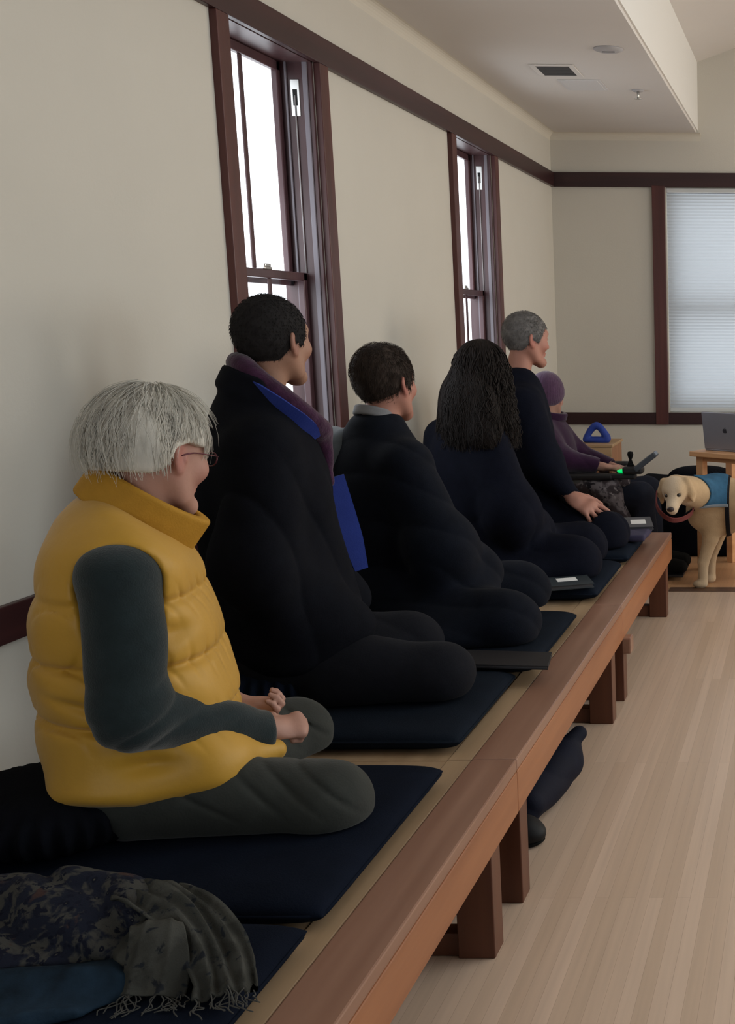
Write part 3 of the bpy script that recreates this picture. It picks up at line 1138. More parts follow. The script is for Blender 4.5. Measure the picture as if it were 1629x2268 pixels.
# quilted vest: stacked down channels with puckered seams
rows = [(1.105, -0.035, 0.110, -0.085, 0.085), (1.075, -0.075, 0.115, -0.125, 0.125), (1.045, -0.098, 0.122, -0.175, 0.175),
        (1.01, -0.112, 0.124, -0.205, 0.205), (0.96, -0.128, 0.132, -0.215, 0.215), (0.90, -0.142, 0.150, -0.212, 0.212),
        (0.83, -0.154, 0.166, -0.212, 0.212), (0.74, -0.160, 0.180, -0.215, 0.215), (0.66, -0.159, 0.194, -0.215, 0.220),
        (0.60, -0.155, 0.196, -0.215, 0.220), (0.55, -0.148, 0.196, -0.21, 0.22), (0.50, -0.135, 0.15, -0.20, 0.21), (0.455, -0.105, 0.09, -0.165, 0.19)]
vest = loft(rows, 2.25)
flap = U(cap((-0.04, -0.135, 0.520), (0.13, -0.165, 0.555), 0.078, 0.060), cap((0.12, -0.165, 0.558), (0.245, -0.095, 0.552), 0.050, 0.020), k=0.03)
vest = U(vest, flap, k=0.07)
seams = [0.905, 0.785, 0.665]
w1, w2, w3 = waves(3, 26), waves(5, 60), waves(9, 14)


def quilt(Q):
    x, y, z = Q[:, 0], Q[:, 1], Q[:, 2]
    zz = z + 0.10 * (x - 0.02) * np.clip((1.0 - z) * 4, -1, 1) * 0.6 + 0.008 * w3(Q)
    g = np.zeros(len(Q), f32)
    for s in seams:
        g += np.exp(-((zz - s) / 0.0085) ** 2)
    pk = 0.5 + 0.5 * w2(Q * np.array([1, 1, 0.35], f32))
    near = np.zeros(len(Q), f32)
    for s in seams:
        near += np.exp(-((zz - s) / 0.030) ** 2)
    fade = np.clip((1.06 - z) / 0.05, 0, 1)
    g = g * np.clip(0.75 + 0.6 * w3(Q * 0.7), 0.25, 1.1)
    cr = 1 - np.abs(np.sin(x * 70 + y * 55 + z * 26 + 3.0 * w3(Q)))
    dent = 0.012 * np.exp(-(((x - 0.085) / 0.030) ** 2 + ((z - 0.845) / 0.022) ** 2)) + 0.014 * np.exp(-(((x - 0.03) / 0.045) ** 2 + ((z - 0.602) / 0.016) ** 2)) + 0.010 * np.exp(-(((x + 0.07) / 0.05) ** 2 + ((z + 0.3 * x - 0.700) / 0.012) ** 2))
    return fade * (dent + 0.0125 * g + 0.0085 * near * pk + 0.0060 * near * cr ** 3 - 0.0070 + 0.0056 * w1(Q * np.array([1, 1, 1.6], f32)))


vest = disp(vest, quilt)
vest = inter(vest, lambda Q: 0.450 + 0.34 * np.abs(Q[:, 1]) - 0.02 * np.clip(Q[:, 0] / 0.1, -1, 0) - Q[:, 2], 0.03)
vest = inter(vest, plane((-0.036, 0, 1.112), (0.80, 0, 1.0)), 0.03)
# a seam cord along the hem, the armhole channel and the opening for the neck
vest = sub(vest, U(cap((-0.002, 0, 1.13), (0.055, 0, 1.0), 0.062), cap((0.05, 0, 1.14), (0.09, 0, 1.05), 0.058), k=0.03), k=0.012)
arm_hole = U(cap((0.005, -0.21, 0.945), (0.010, -0.262, 0.715), 0.072, 0.056), cap((0.0, 0.21, 0.945), (0.01, 0.262, 0.695), 0.078, 0.062), k=0.001)
vest = sub(vest, arm_hole, k=0.012)
sdf_obj('vest', vest, (-0.24, -0.32, 0.40), (0.36, 0.32, 1.16), 0.0042, YEL, p1, 1)


def ring_band(c, R, ax, ay, h, t, wob=None):
    """A standing collar: an elliptical tube wall, height 2h and thickness 2t, in its own tilted axes."""
    c = np.asarray(c, f32)

    def f(P):
        q = (P - c) @ R
        u = np.sqrt((q[:, 0] / ax) ** 2 + (q[:, 1] / ay) ** 2)
        d = (u - 1) * min(ax, ay)
        a = np.abs(d) - t
        b = np.abs(q[:, 2]) - h
        return np.sqrt(np.maximum(a, 0) ** 2 + np.maximum(b, 0) ** 2) + np.minimum(np.maximum(a, b), 0) - 0.006
    return f


col = ring_band((0.050, 0, 1.060), rotm(0, 35, 0), 0.104, 0.088, 0.030, 0.006)
sdf_obj('vest_collar', col, (-0.10, -0.14, 0.94), (0.20, 0.14, 1.18), 0.0035, YELC, p1, 1)

wz = waves(11, 40)
wf = waves(12, 18)


def sleeve_folds(Q):
    el_ = np.exp(-((Q[:, 2] - 0.70) / 0.07) ** 2)
    return 0.003 * wz(Q) + 0.008 * wf(Q * np.array([1.2, 1.0, 1.8], f32)) + 0.006 * el_ * (0.6 - np.abs(np.sin((Q[:, 0] * 34 - Q[:, 2] * 40) + 3 * wf(Q))) ** 0.7)


for i in (0, 1):
    sl = U(cap(np.array(A.sh[i]) + (0, 0, 0.0), A.el[i], 0.074, 0.062), cap(A.el[i], np.array(A.wr[i]) * 0.92 + np.array(A.el[i]) * 0.08, 0.060, 0.040), k=0.03)
    sl = disp(sl, sleeve_folds)
    cut_end = plane(np.array(A.wr[i]) + np.array((0.004 if i == 0 else -0.01, 0.0, 0)), (1, 0.25 if i == 0 else -0.25, -0.1))
    sl = inter(sl, cut_end, 0.01)
    sdf_obj('sleeve', sl, (-0.12, -0.36 if i == 0 else 0.0, 0.50), (0.30, 0.02 if i == 0 else 0.36, 1.06), 0.0042, GRNW, p1, 1)

wt = waves(21, 16)
wt2 = waves(22, 44)


def trouser_folds(Q):
    x, y, z = Q[:, 0], Q[:, 1], Q[:, 2]
    r = np.zeros(len(Q), f32)
    for (px, pz, sl) in ((0.17, 0.560, 0.55), (0.225, 0.560, 0.60), (0.285, 0.552, 0.7), (0.05, 0.555, 0.9)):   # pulled creases over the thighs
        u = (x - px) + (z - pz) * sl * 1.6
        r += np.exp(-(u / 0.007) ** 2) * np.exp(-((z - pz + 0.035) / 0.040) ** 2)
    return 0.007 * r + 0.0040 * wt(Q) + 0.0015 * wt2(Q)


legs = U(ell((-0.01, 0, 0.53), (0.13, 0.20, 0.09)), k=0.01)
for i in (0, 1):
    legs = U(legs, cap(A.hip[i], A.kn[i], 0.098, 0.070), cap(A.kn[i], A.an[i], 0.066, 0.052), k=0.05)
    k_ = np.array(A.kn[i])
    legs = U(legs, ell(k_ + (0.0, 0, 0.0), (0.076, 0.072, 0.070)), k=0.03)
legs = disp(legs, trouser_folds)
legs = inter(legs, plane((0, 0, 0.437), (0, 0, -1)), 0.012)
sdf_obj('trousers', legs, (-0.2, -0.36, 0.40), (0.48, 0.36, 0.68), 0.005, OLIVE, p1, 1)

# loose white hair: a shaggy cap with locks and flyaways
w5, w6 = waves(31, 55, aniso=(1, 1, 0.3)), waves(32, 120, aniso=(1, 1, 0.35))
base = U(ell((-0.020, 0, 0.030), (0.116, 0.098, 0.106)), ell((-0.055, 0, -0.015), (0.078, 0.086, 0.085)), k=0.05)
rng = np.random.RandomState(4)


def lock(phi, spread, n=9, lift=0.0, length=1.0, jit=0.0):
    """A strand from the crown over the head surface, head axes."""
    ts = np.linspace(0.10, length, n)
    pts = []
    for t in ts:
        th = t * 1.95
        r = np.array((0.120, 0.100, 0.108)) + spread * (0.25 + t)
        x = math.sin(th) * math.cos(phi + jit * t)
        y = math.sin(th) * math.sin(phi + jit * t)
        z = math.cos(th)
        pts.append(np.array((-0.024, 0, 0.026)) + r * np.array((x, y, z)) + np.array((0, 0, lift * t * (1 - t) * 4)))
    return np.array(pts)




def cling(field, p, t):
    """Move points onto the offset surface field = t."""
    p = np.asarray(p, float)
    for _ in range(3):
        e = 0.002
        d = field(p.astype(f32))
        g = np.stack([field((p + e * np.eye(3)[k]).astype(f32)) - d for k in range(3)], 1) / e
        g /= np.linalg.norm(g, axis=1)[:, None] + 1e-6
        p = p - g * (d - t)[:, None]
    return p


HRm = A.head_R()
paths, rad = [], []
for i in range(2200):
    phi = rng.uniform(0, 2 * PI)
    face = math.cos(phi) > 0.55
    sd_ = abs(math.cos(phi)) < 0.55 and math.cos(phi) > -0.35
    ln = rng.uniform(0.52, 0.68) if face else (rng.uniform(0.80, 0.98) if sd_ else rng.uniform(0.95, 1.20))
    fly = rng.rand() < 0.15
    p = lock(phi, rng.uniform(-0.012, 0.006) + (rng.uniform(0, 0.018) if fly else 0), lift=rng.uniform(0, 0.014) if fly else 0, length=ln, jit=rng.uniform(-0.9, 0.9))
    p = cling(base, p, rng.uniform(-0.001, 0.005) + (rng.uniform(0.004, 0.022) * np.linspace(0.4, 1, len(p)) if fly else 0)) + rng.normal(size=3) * 0.001
    bad = (p[:, 0] > -0.040) & (p[:, 0] < 0.05) & (p[:, 2] < 0.022) & (np.abs(p[:, 1]) > 0.035)
    if bad.any():
        p = p[:max(3, int(np.argmax(bad)))]
    paths.append((p * A.hs) @ HRm.T + np.array(A.head))
    rad.append(np.linspace(1, 0.25, len(p)) * rng.uniform(0.0011, 0.0022) * (0.45 if fly else 1))
hair_cap(A, 0.0, [(-0.15, -0.050), (-0.075, -0.046), (-0.050, -0.034), (-0.032, 0.012), (0.0, 0.026), (0.03, 0.020), (0.055, 0.02), (0.075, 0.035), (0.12, 0.05)],
         field=base, bump=lambda Q: 0.0045 * w5(Q) + 0.002 * w6(Q), res=0.004, m=GREYHAIR, root=p1, extra=tube_arrays(paths, rad, 4, False))

# spectacles
gl = []
for s in (-1, 1):
    a = np.linspace(0, 2 * PI, 17)
    ring = np.stack([np.full(17, 0.108) - 0.004 * np.abs(np.cos(a)), s * 0.033 + 0.021 * np.cos(a), 0.000 + 0.015 * np.sin(a)], 1)
    gl.append(ring)
    gl.append(smooth_path([(0.106, s * 0.054, 0.006), (0.07, s * 0.076, 0.006), (0.02, s * 0.083, 0.006), (-0.012, s * 0.082, -0.004)], 10))
gl.append(np.array([(0.110, -0.012, 0.004), (0.113, 0, 0.006), (0.110, 0.012, 0.004)]))
gl = [(np.asarray(g) * A.hs) @ HRm.T + np.array(A.head) for g in gl]
tubes('spectacles', gl, [0.0014] * len(gl), mat('dark_wire_frames', (0.10, 0.03, 0.04), rough=0.3, metal=0.6), p1, 6)

# ------------------------------------------------------------------ people in dark robes
ROBE = mat('black_wool_robe', (0.0050, 0.0058, 0.0092), rough=0.9, spec=0.08, noise=0.25, nscale=30, bump=0.35, bscale=240, sheen=0.0)
ROBE_B = mat('blue_black_robe', (0.0056, 0.0074, 0.0130), rough=0.9, spec=0.09, noise=0.25, nscale=30, bump=0.35, bscale=240, sheen=0.015)
ROBE_N = mat('dark_navy_robe', (0.0054, 0.0066, 0.0135), rough=0.9, spec=0.08, noise=0.25, nscale=30, bump=0.35, bscale=240, sheen=0.0)
TROU = mat('charcoal_trousers', (0.0085, 0.0092, 0.0130), rough=0.9, spec=0.10, noise=0.2, nscale=30, bump=0.3, bscale=220, sheen=0.015)


def to_local(o, az):
    a = math.radians(az)
    ca, sa = math.cos(a), math.sin(a)

    def f(x, y, z):
        dx, dy = x - o[0], y - o[1]
        return (dx * ca + dy * sa, -dx * sa + dy * ca, z)
    return f


def vec_local(az, v):
    a = math.radians(az)
    return (v[0] * math.cos(a) + v[1] * math.sin(a), -v[0] * math.sin(a) + v[1] * math.cos(a), v[2])


def drape(seed, amp=0.006, fine=0.002, dirs=(30, 34, 6)):
    a, b = waves(seed, 13), waves(seed + 1, 34)
    dv = np.array(dirs, f32)

    def f(Q):
        r = np.abs(np.sin(Q @ dv * 0.5 + 0.9 * a(Q)))
        return amp * 1.5 * (0.6 - r ** 0.7) * (0.55 + 0.45 * a(Q * 0.7)) + amp * 0.7 * a(Q * 1.3) + fine * b(Q)
    return f


def ribbon(name, pts, wdirs, widths, t, m, parent, n=36):
    """A cloth band of real thickness following points, each with its own width direction."""
    P = smooth_path(pts, n)
    D = smooth_path(wdirs, n)
    D /= np.linalg.norm(D, axis=1)[:, None]
    w = np.interp(np.linspace(0, 1, n), np.linspace(0, 1, len(widths)), widths)
    T = np.gradient(P, axis=0)
    T /= np.linalg.norm(T, axis=1)[:, None]
    D = D - T * (D * T).sum(1)[:, None]
    D /= np.linalg.norm(D, axis=1)[:, None]
    N = np.cross(T, D)
    V, F = [], []
    for i in range(n):
        for (a, b) in ((-.5, -.5), (-.5, .5), (.5, .5), (.5, -.5)):
            V.append(P[i] + D[i] * w[i] * a + N[i] * t * b)
    for i in range(n - 1):
        for k in range(4):
            F.append((4 * i + k, 4 * i + (k + 1) % 4, 4 * i + 4 + (k + 1) % 4, 4 * i + 4 + k))
    F += [(3, 2, 1, 0), tuple(4 * n - 4 + k for k in range(4))]
    o = link_mesh(name, poly_mesh(name, V, F), m, parent, False)
    return o


CROP_LINE = [(-0.15, -0.070), (-0.075, -0.066), (-0.045, -0.060), (-0.028, -0.030), (-0.015, -0.006), (0.022, -0.018), (0.034, 0.0), (0.052, 0.036), (0.070, 0.050), (0.12, 0.060)]

# --- first robe: dark cropped hair, purple scarf, blue stole
o2, az2 = (0.40, 3.10), 25
p2 = sitter('person in a black robe with cropped dark hair and a plum scarf', o2, az2)
B = Pose(seat=0.54, neck=(-0.005, 0, 1.235), head=(0.036, 0.0, 1.372), haz=48, hpitch=-3, hs=0.95,
         sh=[(-0.01, -0.185, 1.10), (-0.01, 0.185, 1.10)], el=[(-0.035, -0.245, 0.83), (-0.03, 0.25, 0.83)],
         wr=[(0.08, -0.12, 0.69), (0.08, 0.12, 0.69)],
         hip=[(0.0, -0.11, 0.55), (0.0, 0.11, 0.55)], kn=[(0.385, -0.235, 0.500), (0.35, 0.13, 0.500)], an=[(0.11, -0.17, 0.475), (0.12, -0.02, 0.472)])
h2 = [hand_field((0.08, -0.12, 0.69), (0.5, 0.8, -0.25), (0, -0.3, -1), side=1, s=0.85, curl=(35, 40, 25)),
      hand_field((0.08, 0.12, 0.69), (0.5, -0.8, -0.25), (0, 0.3, -1), side=-1, s=0.85, curl=(35, 40, 25))]
body_mesh(B, p2, SKIN_TAN, h2, res=0.0042)
rb = loft([(1.275, -0.070, 0.040, -0.075, 0.075), (1.23, -0.105, 0.070, -0.115, 0.115), (1.18, -0.128, 0.100, -0.165, 0.165), (1.12, -0.148, 0.125, -0.205, 0.205),
           (1.05, -0.166, 0.145, -0.222, 0.222), (0.988, -0.176, 0.155, -0.225, 0.225), (0.90, -0.170, 0.165, -0.225, 0.225), (0.80, -0.160, 0.185, -0.228, 0.228),
           (0.70, -0.152, 0.205, -0.24, 0.24), (0.62, -0.142, 0.215, -0.25, 0.25), (0.56, -0.125, 0.20, -0.25, 0.25), (0.515, -0.10, 0.15, -0.22, 0.22)], 2.2)
for i in (0, 1):
    s = -1 if i == 0 else 1
    e = np.array(B.el[i])
    w = np.array(B.wr[i])
    rb = U(rb, cap(B.sh[i], e, 0.082, 0.092), cap(e, w, 0.088, 0.075), ell((0.10, s * 0.17, 0.665), (0.15, 0.085, 0.085), rotm(0, 14, -s * 20)), k=0.05)
rb = U(rb, inter(ring_band((0.004, 0, 1.246), rotm(0, 24, 0), 0.090, 0.108, 0.022, 0.010), plane((0.015, 0, 1.24), (1, 0, 0.3)), 0.01), k=0.03)
rb = sub(rb, cap((0.0, 0, 1.32), (0.05, 0, 1.20), 0.066, 0.058), k=0.012)
rb = disp(rb, drape(41, 0.010, 0.0015, (30, 26, 16)))
sdf_obj('robe', rb, (-0.26, -0.38, 0.46), (0.38, 0.38, 1.32), 0.0055, ROBE, p2, 1)
lg = U(ell((0.0, 0, 0.545), (0.13, 0.19, 0.07)), k=0.01)
for i in (0, 1):
    lg = U(lg, cap(B.hip[i], B.kn[i], 0.100, 0.074), ell(np.array(B.kn[i]), (0.085, 0.075, 0.072)), cap(B.kn[i], B.an[i], 0.066, 0.056), k=0.045)
lg = inter(disp(lg, drape(47, 0.005, 0.0015, (34, 22, 24))), plane((0, 0, 0.437), (0, 0, -1)), 0.012)
sdf_obj('trousers', lg, (-0.2, -0.36, 0.40), (0.52, 0.36, 0.70), 0.006, TROU, p2, 1)
hair_cap(B, 0.0065, CROP_LINE, res=0.0035, m=mat('cropped_black_hair', (0.011, 0.0095, 0.0095), rough=0.85, spec=0.12, noise=0.5, nscale=60, bump=0.3, bscale=320, col2=(0.021, 0.0195, 0.020)), root=p2, fuzz=(3500, 0.009, 0.00055, 1))
PLUM = mat('plum_knit_scarf', (0.050, 0.014, 0.044), rough=0.95, spec=0.1, noise=0.5, nscale=50, bump=0.9, bscale=150, sheen=0.25)
sp_ = smooth_path([(-0.052, 0.0, 1.318), (-0.036, -0.062, 1.312), (-0.005, -0.092, 1.280), (0.043, -0.100, 1.236), (0.093, -0.085, 1.187), (0.132, -0.03, 1.142), (0.118, 0.045, 1.155), (0.050, 0.09, 1.225), (-0.010, 0.088, 1.285), (-0.036, 0.058, 1.312), (-0.052, 0.0, 1.318)], 30)
sc = chain(list(sp_), list(0.020 + 0.011 * np.sin(np.linspace(0, PI, 30))), k=0.01)
sc = U(sc, chain([(0.132, -0.015, 1.135), (0.145, -0.02, 1.08), (0.150, -0.02, 1.00)], [0.032, 0.018, 0.010]), k=0.02)
sc = disp(sc, drape(53, 0.005, 0.003, (40, 60, 50)))
sdf_obj('scarf', sc, (-0.16, -0.16, 0.95), (0.22, 0.16, 1.40), 0.0045, PLUM, p2, 1)
STOLE = mat('royal_blue_stole', (0.020, 0.040, 0.235), rough=0.8, spec=0.2, noise=0.12, nscale=20, bump=0.3, bscale=300)
for q in (-1, 1):
    ribbon('stole', [(-0.040, q * 0.085, 1.262), (-0.017, q * 0.118, 1.254), (0.034, q * 0.138, 1.214), (0.083, q * 0.130, 1.174), (0.112, q * 0.105, 1.150), (0.125, q * 0.075, 1.125)],
           [(0.35, q * 0.5, 0.75), (0.35, q * 0.5, 0.75), (0.5, q * 0.4, 0.75), (0.6, q * 0.3, 0.7), (0.7, q * 0.2, 0.6), (0.8, 0.1, 0.5)],
           [0.030, 0.044, 0.048, 0.044, 0.030, 0.016], 0.006, STOLE, p2)
ribbon('stole_end', [(0.160, 0.03, 1.005), (0.170, 0.03, 0.96), (0.184, 0.03, 0.90), (0.202, 0.03, 0.83), (0.220, 0.03, 0.745)],
       [(1.0, 0.2, 0.05)] * 5, [0.062, 0.062, 0.062, 0.055, 0.036], 0.006, STOLE, p2)

# --- second robe: brown haired man seen from behind
def skirted_robe(P, rows, seed, sleeve_r=(0.080, 0.092, 0.080), amp=0.006, dirs=(24, 26, 10), skirt=(), k=0.05, nk=0.06):
    r = loft(rows, 2.2)
    for i in (0, 1):
        r = U(r, cap(P.sh[i], P.el[i], sleeve_r[0], sleeve_r[1]), cap(P.el[i], P.wr[i], sleeve_r[1], sleeve_r[2]), k=k)
        r = U(r, cap(P.hip[i], P.kn[i], 0.11, 0.088), ell(P.kn[i], (0.095, 0.095, 0.080)), cap(P.kn[i], P.an[i], 0.080, 0.075), k=0.06)
    for s in skirt:
        r = U(r, s, k=0.07)
    n = np.array(P.neck)
    r = sub(r, cap(n + (-0.005, 0, 0.07), n + (0.03, 0, -0.03), nk, nk * 0.9), k=0.012)
    r = disp(r, drape(seed, amp, 0.0015, dirs))
    return inter(r, plane((0, 0, 0.437), (0, 0, -1)), 0.014)


o3, az3 = (0.41, 3.82), 55
L3 = to_local(o3, az3)
p3 = sitter('person in a black robe with short brown hair and pale collar, seen from behind', o3, az3)
D3 = Pose(seat=0.50, neck=(0.035, 0.0, 1.085), head=L3(0.450, 3.862, 1.222), haz=18, hpitch=-2, hroll=-4, hs=0.98,
          sh=[(0.0, -0.180, 0.975), (0.0, 0.180, 0.975)], el=[(0.03, -0.285, 0.73), (0.01, 0.24, 0.71)],
          wr=[(0.20, -0.22, 0.60), (0.22, 0.02, 0.60)],
          hip=[L3(0.44, 3.73, 0.53), L3(0.43, 3.93, 0.53)], kn=[L3(0.870, 3.62, 0.490), L3(0.80, 4.08, 0.490)], an=[L3(0.62, 3.72, 0.47), L3(0.58, 3.86, 0.47)])
h3 = [hand_field(D3.wr[0], (0.9, 0.2, -0.3), (0, -0.4, 1), side=1, s=0.95), hand_field(D3.wr[1], (0.8, -0.5, -0.2), (0, 0.4, 1), side=-1, s=0.95)]
body_mesh(D3, p3, SKIN_RUDDY, h3, res=0.0045, lo=(-0.26, -0.62, 0.38), hi=(0.60, 0.44, 1.42))
rb3 = skirted_robe(D3, [(1.135, -0.045, 0.085, -0.074, 0.074), (1.08, -0.065, 0.105, -0.105, 0.105), (1.04, -0.082, 0.115, -0.165, 0.165), (0.99, -0.098, 0.122, -0.205, 0.205),
                        (0.93, -0.115, 0.130, -0.215, 0.215), (0.85, -0.125, 0.135, -0.215, 0.215), (0.75, -0.130, 0.145, -0.22, 0.22), (0.65, -0.130, 0.155, -0.23, 0.23),
                        (0.55, -0.135, 0.16, -0.24, 0.23), (0.44, -0.14, 0.16, -0.25, 0.23)], 61,
                   skirt=(ell(L3(0.70, 3.645, 0.47), (0.20, 0.17, 0.075)), ell((0.16, -0.25, 0.60), (0.10, 0.11, 0.09)), ell((0.02, -0.30, 0.70), (0.09, 0.075, 0.11))), dirs=(40, 14, 46))
sdf_obj('robe', rb3, (-0.26, -0.72, 0.40), (0.62, 0.50, 1.18), 0.006, ROBE_B, p3, 1)
gs = U(cap((-0.022, 0.085, 1.012), (-0.028, 0.190, 0.985), 0.074, 0.090), cap((-0.040, 0.115, 0.97), (-0.045, 0.17, 0.90), 0.082, 0.075), cap((-0.028, 0.190, 0.985), (-0.045, 0.240, 0.87), 0.094, 0.085), k=0.04)  # grey shell standing in for window sheen on the robe's left shoulder
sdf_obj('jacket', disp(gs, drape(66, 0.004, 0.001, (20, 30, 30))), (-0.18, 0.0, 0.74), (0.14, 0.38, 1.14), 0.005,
        mat('slate_grey_sheen', (0.095, 0.115, 0.135), rough=0.8, spec=0.2, noise=0.15, nscale=30, bump=0.3, bscale=240, sheen=0.2), p3, 1)
sdf_obj('shirt_collar', ring_band((0.022, 0, 1.126), rotm(0, 20, 8), 0.062, 0.060, 0.010, 0.002), (-0.09, -0.11, 1.04), (0.13, 0.11, 1.20), 0.0035,
        mat('pale_grey_collar', (0.20, 0.20, 0.21), rough=0.8, spec=0.2, bump=0.2), p3, 1)
w7 = waves(71, 60, aniso=(1, 1, 0.5))
hair_cap(D3, 0.005, [(-0.15, -0.075), (-0.075, -0.072), (-0.045, -0.066), (-0.030, -0.040), (-0.018, -0.004), (0.018, -0.020), (0.032, 0.004), (0.05, 0.030), (0.066, 0.052), (0.12, 0.075)],
         bump=lambda Q: 0.003 * w7(Q) - 0.010 * np.clip(Q[:, 2] / 0.12, 0, 1), res=0.0035,
         m=mat('short_brown_hair', (0.048, 0.033, 0.026), rough=0.75, spec=0.18, noise=0.5, nscale=50, stretch=(1, 1, 0.4), bump=0.8, bscale=160), root=p3, fuzz=(4500, 0.022, 0.0007, 2))

# --- third robe: long dark wavy hair
o4, az4 = (0.47, 4.66), 45
L4 = to_local(o4, az4)
p4 = sitter('person in a dark robe whose long dark wavy hair falls down the back', o4, az4)
E4 = Pose(seat=0.50, neck=(0.02, 0, 1.06), head=L4(0.535, 4.685, 1.222), haz=50, hpitch=0, hs=0.96,
          sh=[(0.0, -0.175, 0.96), (0.0, 0.175, 0.96)], el=[(0.03, -0.255, 0.71), (0.01, 0.24, 0.71)],
          wr=[(0.22, -0.12, 0.59), (0.22, 0.04, 0.60)],
          hip=[L4(0.50, 4.60, 0.53), L4(0.49, 4.77, 0.53)], kn=[L4(0.895, 4.585, 0.490), L4(0.86, 4.90, 0.490)], an=[L4(0.66, 4.60, 0.47), L4(0.62, 4.72, 0.47)])
h4 = [hand_field(E4.wr[0], (0.9, 0.4, -0.3), (0, -0.4, 1), side=1, s=0.9), hand_field(E4.wr[1], (0.9, -0.5, -0.2), (0, 0.4, 1), side=-1, s=0.9)]
body_mesh(E4, p4, SKIN, h4, res=0.0055, lo=(-0.26, -0.50, 0.38), hi=(0.60, 0.44, 1.40))
rb4 = skirted_robe(E4, [(1.09, -0.045, 0.075, -0.070, 0.070), (1.04, -0.080, 0.095, -0.12, 0.12), (1.00, -0.095, 0.110, -0.165, 0.165), (0.94, -0.112, 0.125, -0.195, 0.195),
                        (0.86, -0.122, 0.135, -0.205, 0.205), (0.75, -0.125, 0.145, -0.21, 0.21), (0.62, -0.13, 0.155, -0.22, 0.22), (0.44, -0.14, 0.16, -0.23, 0.23)], 81,
                   skirt=(ell(L4(0.76, 4.585, 0.47), (0.18, 0.15, 0.07)), ell((0.04, -0.27, 0.69), (0.09, 0.075, 0.11))))
sdf_obj('robe', rb4, (-0.26, -0.62, 0.40), (0.62, 0.50, 1.16), 0.0065, ROBE_N, p4, 1)
DHAIR = mat('dark_brown_long_hair', (0.016, 0.011, 0.0095), rough=0.6, spec=0.18, noise=0.45, nscale=40, stretch=(1, 1, 0.3), bump=0.6, bscale=120)
HR4, hc4 = E4.head_R(), np.array(E4.head)
rng = np.random.RandomState(8)
bd = hc4 + np.array((-0.035, -0.015, 0))
hb4 = U(xf(ell((-0.012, 0, 0.026), (0.110, 0.092, 0.104)), hc4, HR4, 0.96), ell(bd + (-0.035, 0, -0.10), (0.085, 0.150, 0.115)), ell(bd + (-0.050, -0.01, -0.23), (0.080, 0.205, 0.130)), k=0.06)
w8 = waves(91, 50, aniso=(1, 1, 0.35))
hb4 = disp(hb4, lambda Q: 0.006 * w8(Q))
hb4 = sub(hb4, xf(ell((0.085, 0, -0.05), (0.065, 0.062, 0.115)), hc4, HR4), 0.02)
paths, rad = [], []
for i in range(1300):
    phi = rng.uniform(math.radians(75), math.radians(285))      # round the back and both sides of the head, head axes
    n = 22
    pts = []
    ln = rng.uniform(0.80, 1.05)
    out = rng.uniform(0.92, 1.06)
    ph, fr, am = rng.uniform(0, 6.28), rng.uniform(26, 60), rng.uniform(0.004, 0.014)
    q0 = None
    for k in range(n):
        t = k / (n - 1)
        if t < 0.35:
            th = t / 0.35 * 1.45
            q = np.array((-0.012, 0, 0.026)) + np.array((0.114, 0.096, 0.107)) * out * np.array((math.sin(th) * math.cos(phi), math.sin(th) * math.sin(phi), math.cos(th)))
            p = hc4 + HR4 @ (q * 0.96)
            q0 = p
        else:
            u = (t - 0.35) / 0.65 * ln
            dirh = (q0 - bd)[:2]
            dirh = dirh / (np.linalg.norm(dirh) + 1e-6)
            side = 0.105 * u * (1 - 0.22 * u) * np.array((dirh[0] * 0.55 - 0.25, dirh[1] * 1.15)) * rng.uniform(0.85, 1.15)
            p = np.array((q0[0] + side[0], q0[1] + side[1], q0[2] - 0.32 * u))
        wv = am * min(1, t * 2.5)
        p = p + wv * np.array((math.sin(fr * p[2] + ph), math.cos(fr * p[2] * 1.1 + ph * 1.7), 0))
        pts.append(p)
    pts = np.array(pts)
    dd = hb4(pts.astype(f32))
    inside = dd < 0.003
    if inside.any():
        pts[inside] = cling(hb4, pts[inside], rng.uniform(0.001, 0.008))
    pts = smooth_path(pts, 34)
    paths.append(pts)
    rad.append(np.linspace(1, 0.35, len(pts)) * rng.uniform(0.0014, 0.0034))
sdf_obj('hair', hb4, hc4 - (0.24, 0.26, 0.42), hc4 + (0.2, 0.26, 0.16), 0.005, DHAIR, p4, 1, extra=tube_arrays(paths, rad, 4, False))

# --- fourth robe: grey haired man, hand on his knee
o5, az5 = (0.50, 5.40), 20
L5 = to_local(o5, az5)
V5 = lambda *v: vec_local(az5, v)
p5 = sitter('person with short grey hair in a navy robe, one bare hand spread on the knee', o5, az5)
G = Pose(seat=0.51, neck=(0.0, 0, 1.195), head=L5(0.535, 5.42, 1.348), haz=22, hpitch=3, hs=0.98,
         sh=[(0.0, -0.180, 1.07), (0.0, 0.180, 1.07)], el=[L5(0.64, 5.215, 0.80), (0.0, 0.25, 0.81)],
         wr=[L5(0.752, 5.210, 0.660), (0.24, 0.05, 0.60)],
         hip=[L5(0.52, 5.31, 0.55), L5(0.50, 5.50, 0.55)], kn=[L5(0.905, 5.22, 0.490), L5(0.72, 5.64, 0.475)], an=[L5(0.66, 5.36, 0.47), L5(0.64, 5.44, 0.47)])
h5 = [hand_field(L5(0.752, 5.210, 0.660), V5(0.84, -0.16, -0.46), V5(0.40, -0.60, 0.70), side=1, s=1.22, spread=14, curl=(14, 12, 8), thumb=(42, 25)),
      hand_field((0.24, 0.05, 0.60), (0.9, -0.4, -0.3), (0, 0.4, 1), side=-1, s=1.0)]
body_mesh(G, p5, SKIN_RUDDY, h5, res=0.0045, lo=(-0.26, -0.50, 0.38), hi=(0.62, 0.44, 1.52))
